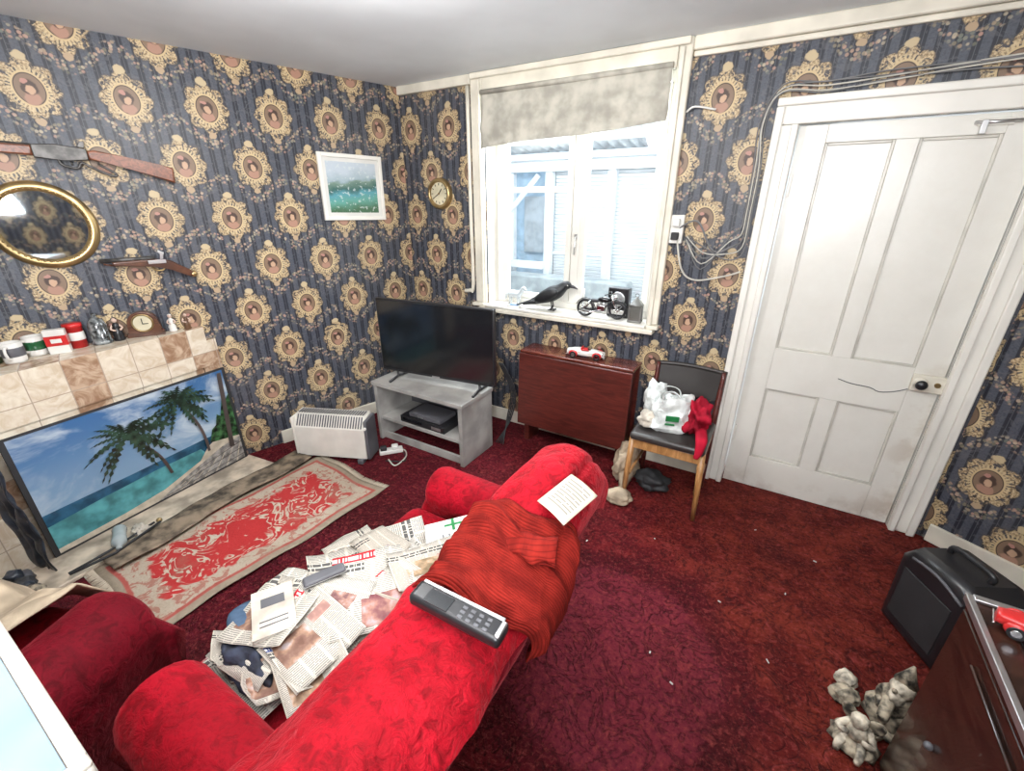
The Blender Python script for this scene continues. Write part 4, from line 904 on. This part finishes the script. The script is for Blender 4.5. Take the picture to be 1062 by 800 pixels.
# ------------------------------------------------------------------ right side
b=B('black_portable_speaker')
b.prism([(-.16,.0),(.16,.0),(.17,.34),(.12,.41),(-.10,.43),(-.16,.37)],.24,Matrix(((0,0,1,-.12),(1,0,0,0),(0,1,0,0),(0,0,0,1))),black_pl,.045)
b.box((-.121,0,.19),(.006,.22,.24),black_m,bev=.002)
b.box((0,-.165,.2),(.14,.01,.3),dgrey,bev=.004); b.tube([(.0,-.08,.43),(.0,-.07,.46),(.0,.07,.45),(.0,.09,.42)],.012,black_pl,10,sm=4); b.tube([(-.12,-.13,.36),(-.125,-.02,.39),(-.12,.1,.37)],.006,dgrey,8,sm=4); b.done(M=place(.81,1.93,0,28)@Matrix.Scale(.95,4))
b=B('glass_display_cabinet')
b.bx(.56,1.28,-.3,1.28,.70,.735,dark_w,.004); b.bx(.56,.585,-.3,1.28,.04,.70,dark_w,.003); b.bx(.585,1.28,1.255,1.28,.04,.70,dark_w); b.bx(.585,1.28,-.3,-.275,.04,.7,dark_w); b.bx(1.25,1.28,-.275,1.255,.04,.7,dark_w); b.bx(.585,1.25,-.275,1.255,.04,.06,dark_w)
b.bx(.62,1.25,-.25,1.24,.735,.742,black_gl,.001); b.bx(.552,.566,-.3,1.285,.725,.745,silver,.002); b.bx(.567,1.28,1.27,1.29,.736,.745,silver,.002)
for y in (.1,.6,1.0): b.bx(.552,.56,y-.14,y+.14,.1,.66,dark_w,.004); b.sph((.545,y+.1,.4),.010,dgrey)
for y in (-.25,1.23): b.bx(.58,.64,y-.03,y+.03,0,.04,dark_w); b.bx(1.2,1.26,y-.03,y+.03,0,.04,dark_w)
b.done()
roadster('toy_sports_car',place(.67,1.19,.743,-15),redp,redp,.75)
b=B('black_glazed_jug'); b.lathe((0,0,0),[(0,0),(.04,0),(.055,.03),(.055,.07),(.035,.1),(.032,.12),(.04,.135),(.034,.135),(.028,.12),(0,.11)],black_gl,28); b.tube([(.04,0,.12),(.075,0,.1),(.07,0,.06),(.05,0,.045)],.007,black_gl,8,sm=4); b.done(M=place(.685,1.05,.743,40))
b=B('black_glazed_jug.001'); b.lathe((0,0,0),[(0,0),(.035,0),(.05,.02),(.05,.05),(.04,.06),(.034,.06),(0,.05)],black_gl,28); b.tube([(.045,0,.05),(.07,0,.04),(.05,0,.02)],.005,black_gl,8,sm=3); b.done(M=place(.63,.96,.743,40))
stone=mat('weathered_stone_ornament',(.26,.22,.16),.75,var=.6,vs=35,bump=.6,bs=60)
stone2=mat('pale_stone_ornament',(.42,.37,.29),.65,var=.5,vs=30,bump=.6,bs=60)
b=B('garden_gnome_statue')
b.sph((0,0,.05),.075,stone,(1,.95,.75),nz=.3); b.sph((0,0,.12),.058,stone,(1,.9,1.1),nz=.3); b.sph((-.01,-.01,.195),.036,stone2,nz=.1); b.tube([(0,0,.215),(.0,.0,.25),(.01,.01,.285)],[.034,.02,.004],stone,14); b.sph((-.028,-.025,.165),.026,stone2,(1,.9,1.4),nz=.3)
b.sph((-.045,-.028,.2),.009,stone,seg=8)
for s in (-1,1): b.tube([(s*.04,s*.02,.15),(s*.02-.06,-.03+s*.04,.12),(-.06,-.04+s*.015,.11)],[.02,.017,.013],stone,10,sm=3); b.sph((-.05+s*.03,-.06,.02),.028,stone,(1.3,1,.7))
b.done(M=place(.61,1.47,0,20)@Matrix.Scale(.95,4))
b=B('cherub_ornament')
b.sph((0,0,.03),.06,stone,(1.1,1,.55),nz=.4); b.sph((0,0,.085),.036,stone2,(1,.9,1.2),nz=.2); b.sph((-.005,-.01,.14),.026,stone2,nz=.2)
for s in (-1,1):
    b.tube([(s*.025,0,.11),(s*.05,-.03,.09),(s*.02,-.045,.10)],[.012,.010,.008],stone2,8,sm=3); b.sph((s*.035,.03,.11),.03,stone,(.8,.25,1.2),(0,R(s*30),0)); b.tube([(s*.018,-.01,.05),(s*.03,-.05,.045),(s*.03,-.06,.015)],[.016,.013,.01],stone2,8,sm=3)
b.done(M=place(.50,1.32,0,-20)@Matrix.Scale(.95,4))
b=B('small_rock'); lump(b,(.49,1.48,.03),.045,stone,(1.0,.8,.9),fl=.002,amp=.3); lump(b,(.50,1.56,.02),.035,stone2,(1.0,1,.9),fl=.002,amp=.3); b.done()
b=B('dried_flower_arrangement'); df=mat('dried_stems',(.16,.1,.04),.8); df2=mat('dried_heads',(.20,.13,.09),.9,var=.4)
b.lathe((0,0,0),[(0,0),(.05,0),(.07,.08),(.05,.2),(.035,.24),(.045,.26),(.038,.26),(0,.2)],dark_w,20)
for k in range(26):
    a=random.uniform(0,2*pi); r=random.uniform(.02,.12); z=random.uniform(.45,.66); p=(r*math.cos(a),r*math.sin(a),z); b.tube([(0,0,.2),(p[0]*.4,p[1]*.4,.35),p],.002,df,4,sm=3); b.sph(p,.016,df2,(1,1,1.5),seg=7)
b.done(M=place(1.07,1.85,0))
b=B('fire_tongs'); b.tube([(-2.62,.62,.06),(-2.58,.4,.05),(-2.55,.25,.06)],.006,black_m,6); b.tube([(-2.60,.64,.06),(-2.54,.42,.05),(-2.54,.25,.06)],.006,black_m,6); b.sph((-2.615,.64,.062),.014,brass); b.done()
b=B('plastic_water_bottle'); b.lathe((0,0,0),[(0,0),(.03,0),(.032,.01),(.028,.06),(.032,.1),(.032,.13),(.012,.16),(.012,.18),(0,.18)],mat('clear_plastic',(.36,.4,.4),.15,coat=.4),20); b.done(M=place(-2.72,.50,.056,70,90,0))
b=B('coal_lump_pile')
for k in range(20): lump(b,(-2.60+random.uniform(-.12,.12),-.02+random.uniform(-.18,.16),.05+.022*(k%3)),random.uniform(.03,.05),[stone,black_m,dgrey,sheet][k%4],(1,1,.8),amp=.4,fl=.026,sub=3)
b.done()
b=B('crumpled_tissue'); lump(b,(-2.63,.56,.055),.035,cloth_w,(1.6,1,.6),fl=.03,amp=.6); b.done()
b=B('floor_clutter_pile')
cl_=[cloth_w,sheet,cloth_c,redcl,denim]
for k,(x,y) in enumerate(((-1.50,.62),(-1.42,.50),(-1.30,.55),(-1.55,.50),(-1.33,.42))): lump(b,(x,y,.03),.06,cl_[k],(1.2,1,.55),fl=.003,amp=.6,sub=3)
b.done()
b=B('paper_scraps')
for (x,y) in ((-.15,1.30),(-.05,1.22),(.3,1.9),(-.6,1.75),(.05,1.7),(.42,2.2),(-1.2,1.65),(-.75,1.9),(.15,2.3),(-.3,1.95),(.25,1.5)):
    b.box((x,y,.006),(random.uniform(.006,.018),random.uniform(.003,.006),.003),paper_m,(0,0,random.uniform(0,3)))
b.done()

# ------------------------------------------------------------------ lights
w=bpy.data.worlds.new('world'); sc.world=w; w.use_nodes=True; bg=w.node_tree.nodes['Background']; bg.inputs[0].default_value=(.82,.92,1,1); bg.inputs[1].default_value=3.0
def area(n,loc,tgt,sx,sy,e,c):
    l=bpy.data.lights.new(n,'AREA'); l.shape='RECTANGLE'; l.size=sx; l.size_y=sy; l.energy=e; l.color=c
    o=bpy.data.objects.new(n,l); COL.objects.link(o); o.location=loc; o.rotation_euler=(Vector(tgt)-Vector(loc)).to_track_quat('-Z','Y').to_euler()
area('daylight_through_window',(-1.25,3.12,2.15),(-1.0,1.0,.4),1.3,.25,85,(.85,.93,1))
area('outside_wall_fill',(-1.6,3.4,2.1),(-1.6,4.6,1.2),2.2,.2,26,(.9,.96,1))  # added light, out of view, brightens the wall seen through the window
area('overhead_fill',(-.3,.5,2.36),(-.5,1.1,0),1.8,1.2,48,(1,.97,.94))  # broad fill added below the ceiling, not a fitting of the room
area('ceiling_bounce_fill',(.25,-.7,1.75),(-1.2,.6,3.2),.5,.5,110,(.95,.97,1))  # unseen light added behind the camera, aimed up for bounce off the ceiling
l=bpy.data.lights.new('ceiling_bulb','POINT'); l.energy=58; l.color=(1,.985,.97); l.shadow_soft_size=.10; o=bpy.data.objects.new('ceiling_bulb',l); COL.objects.link(o); o.location=(-1.25,1.0,2.2)
sc.view_settings.view_transform='Standard'
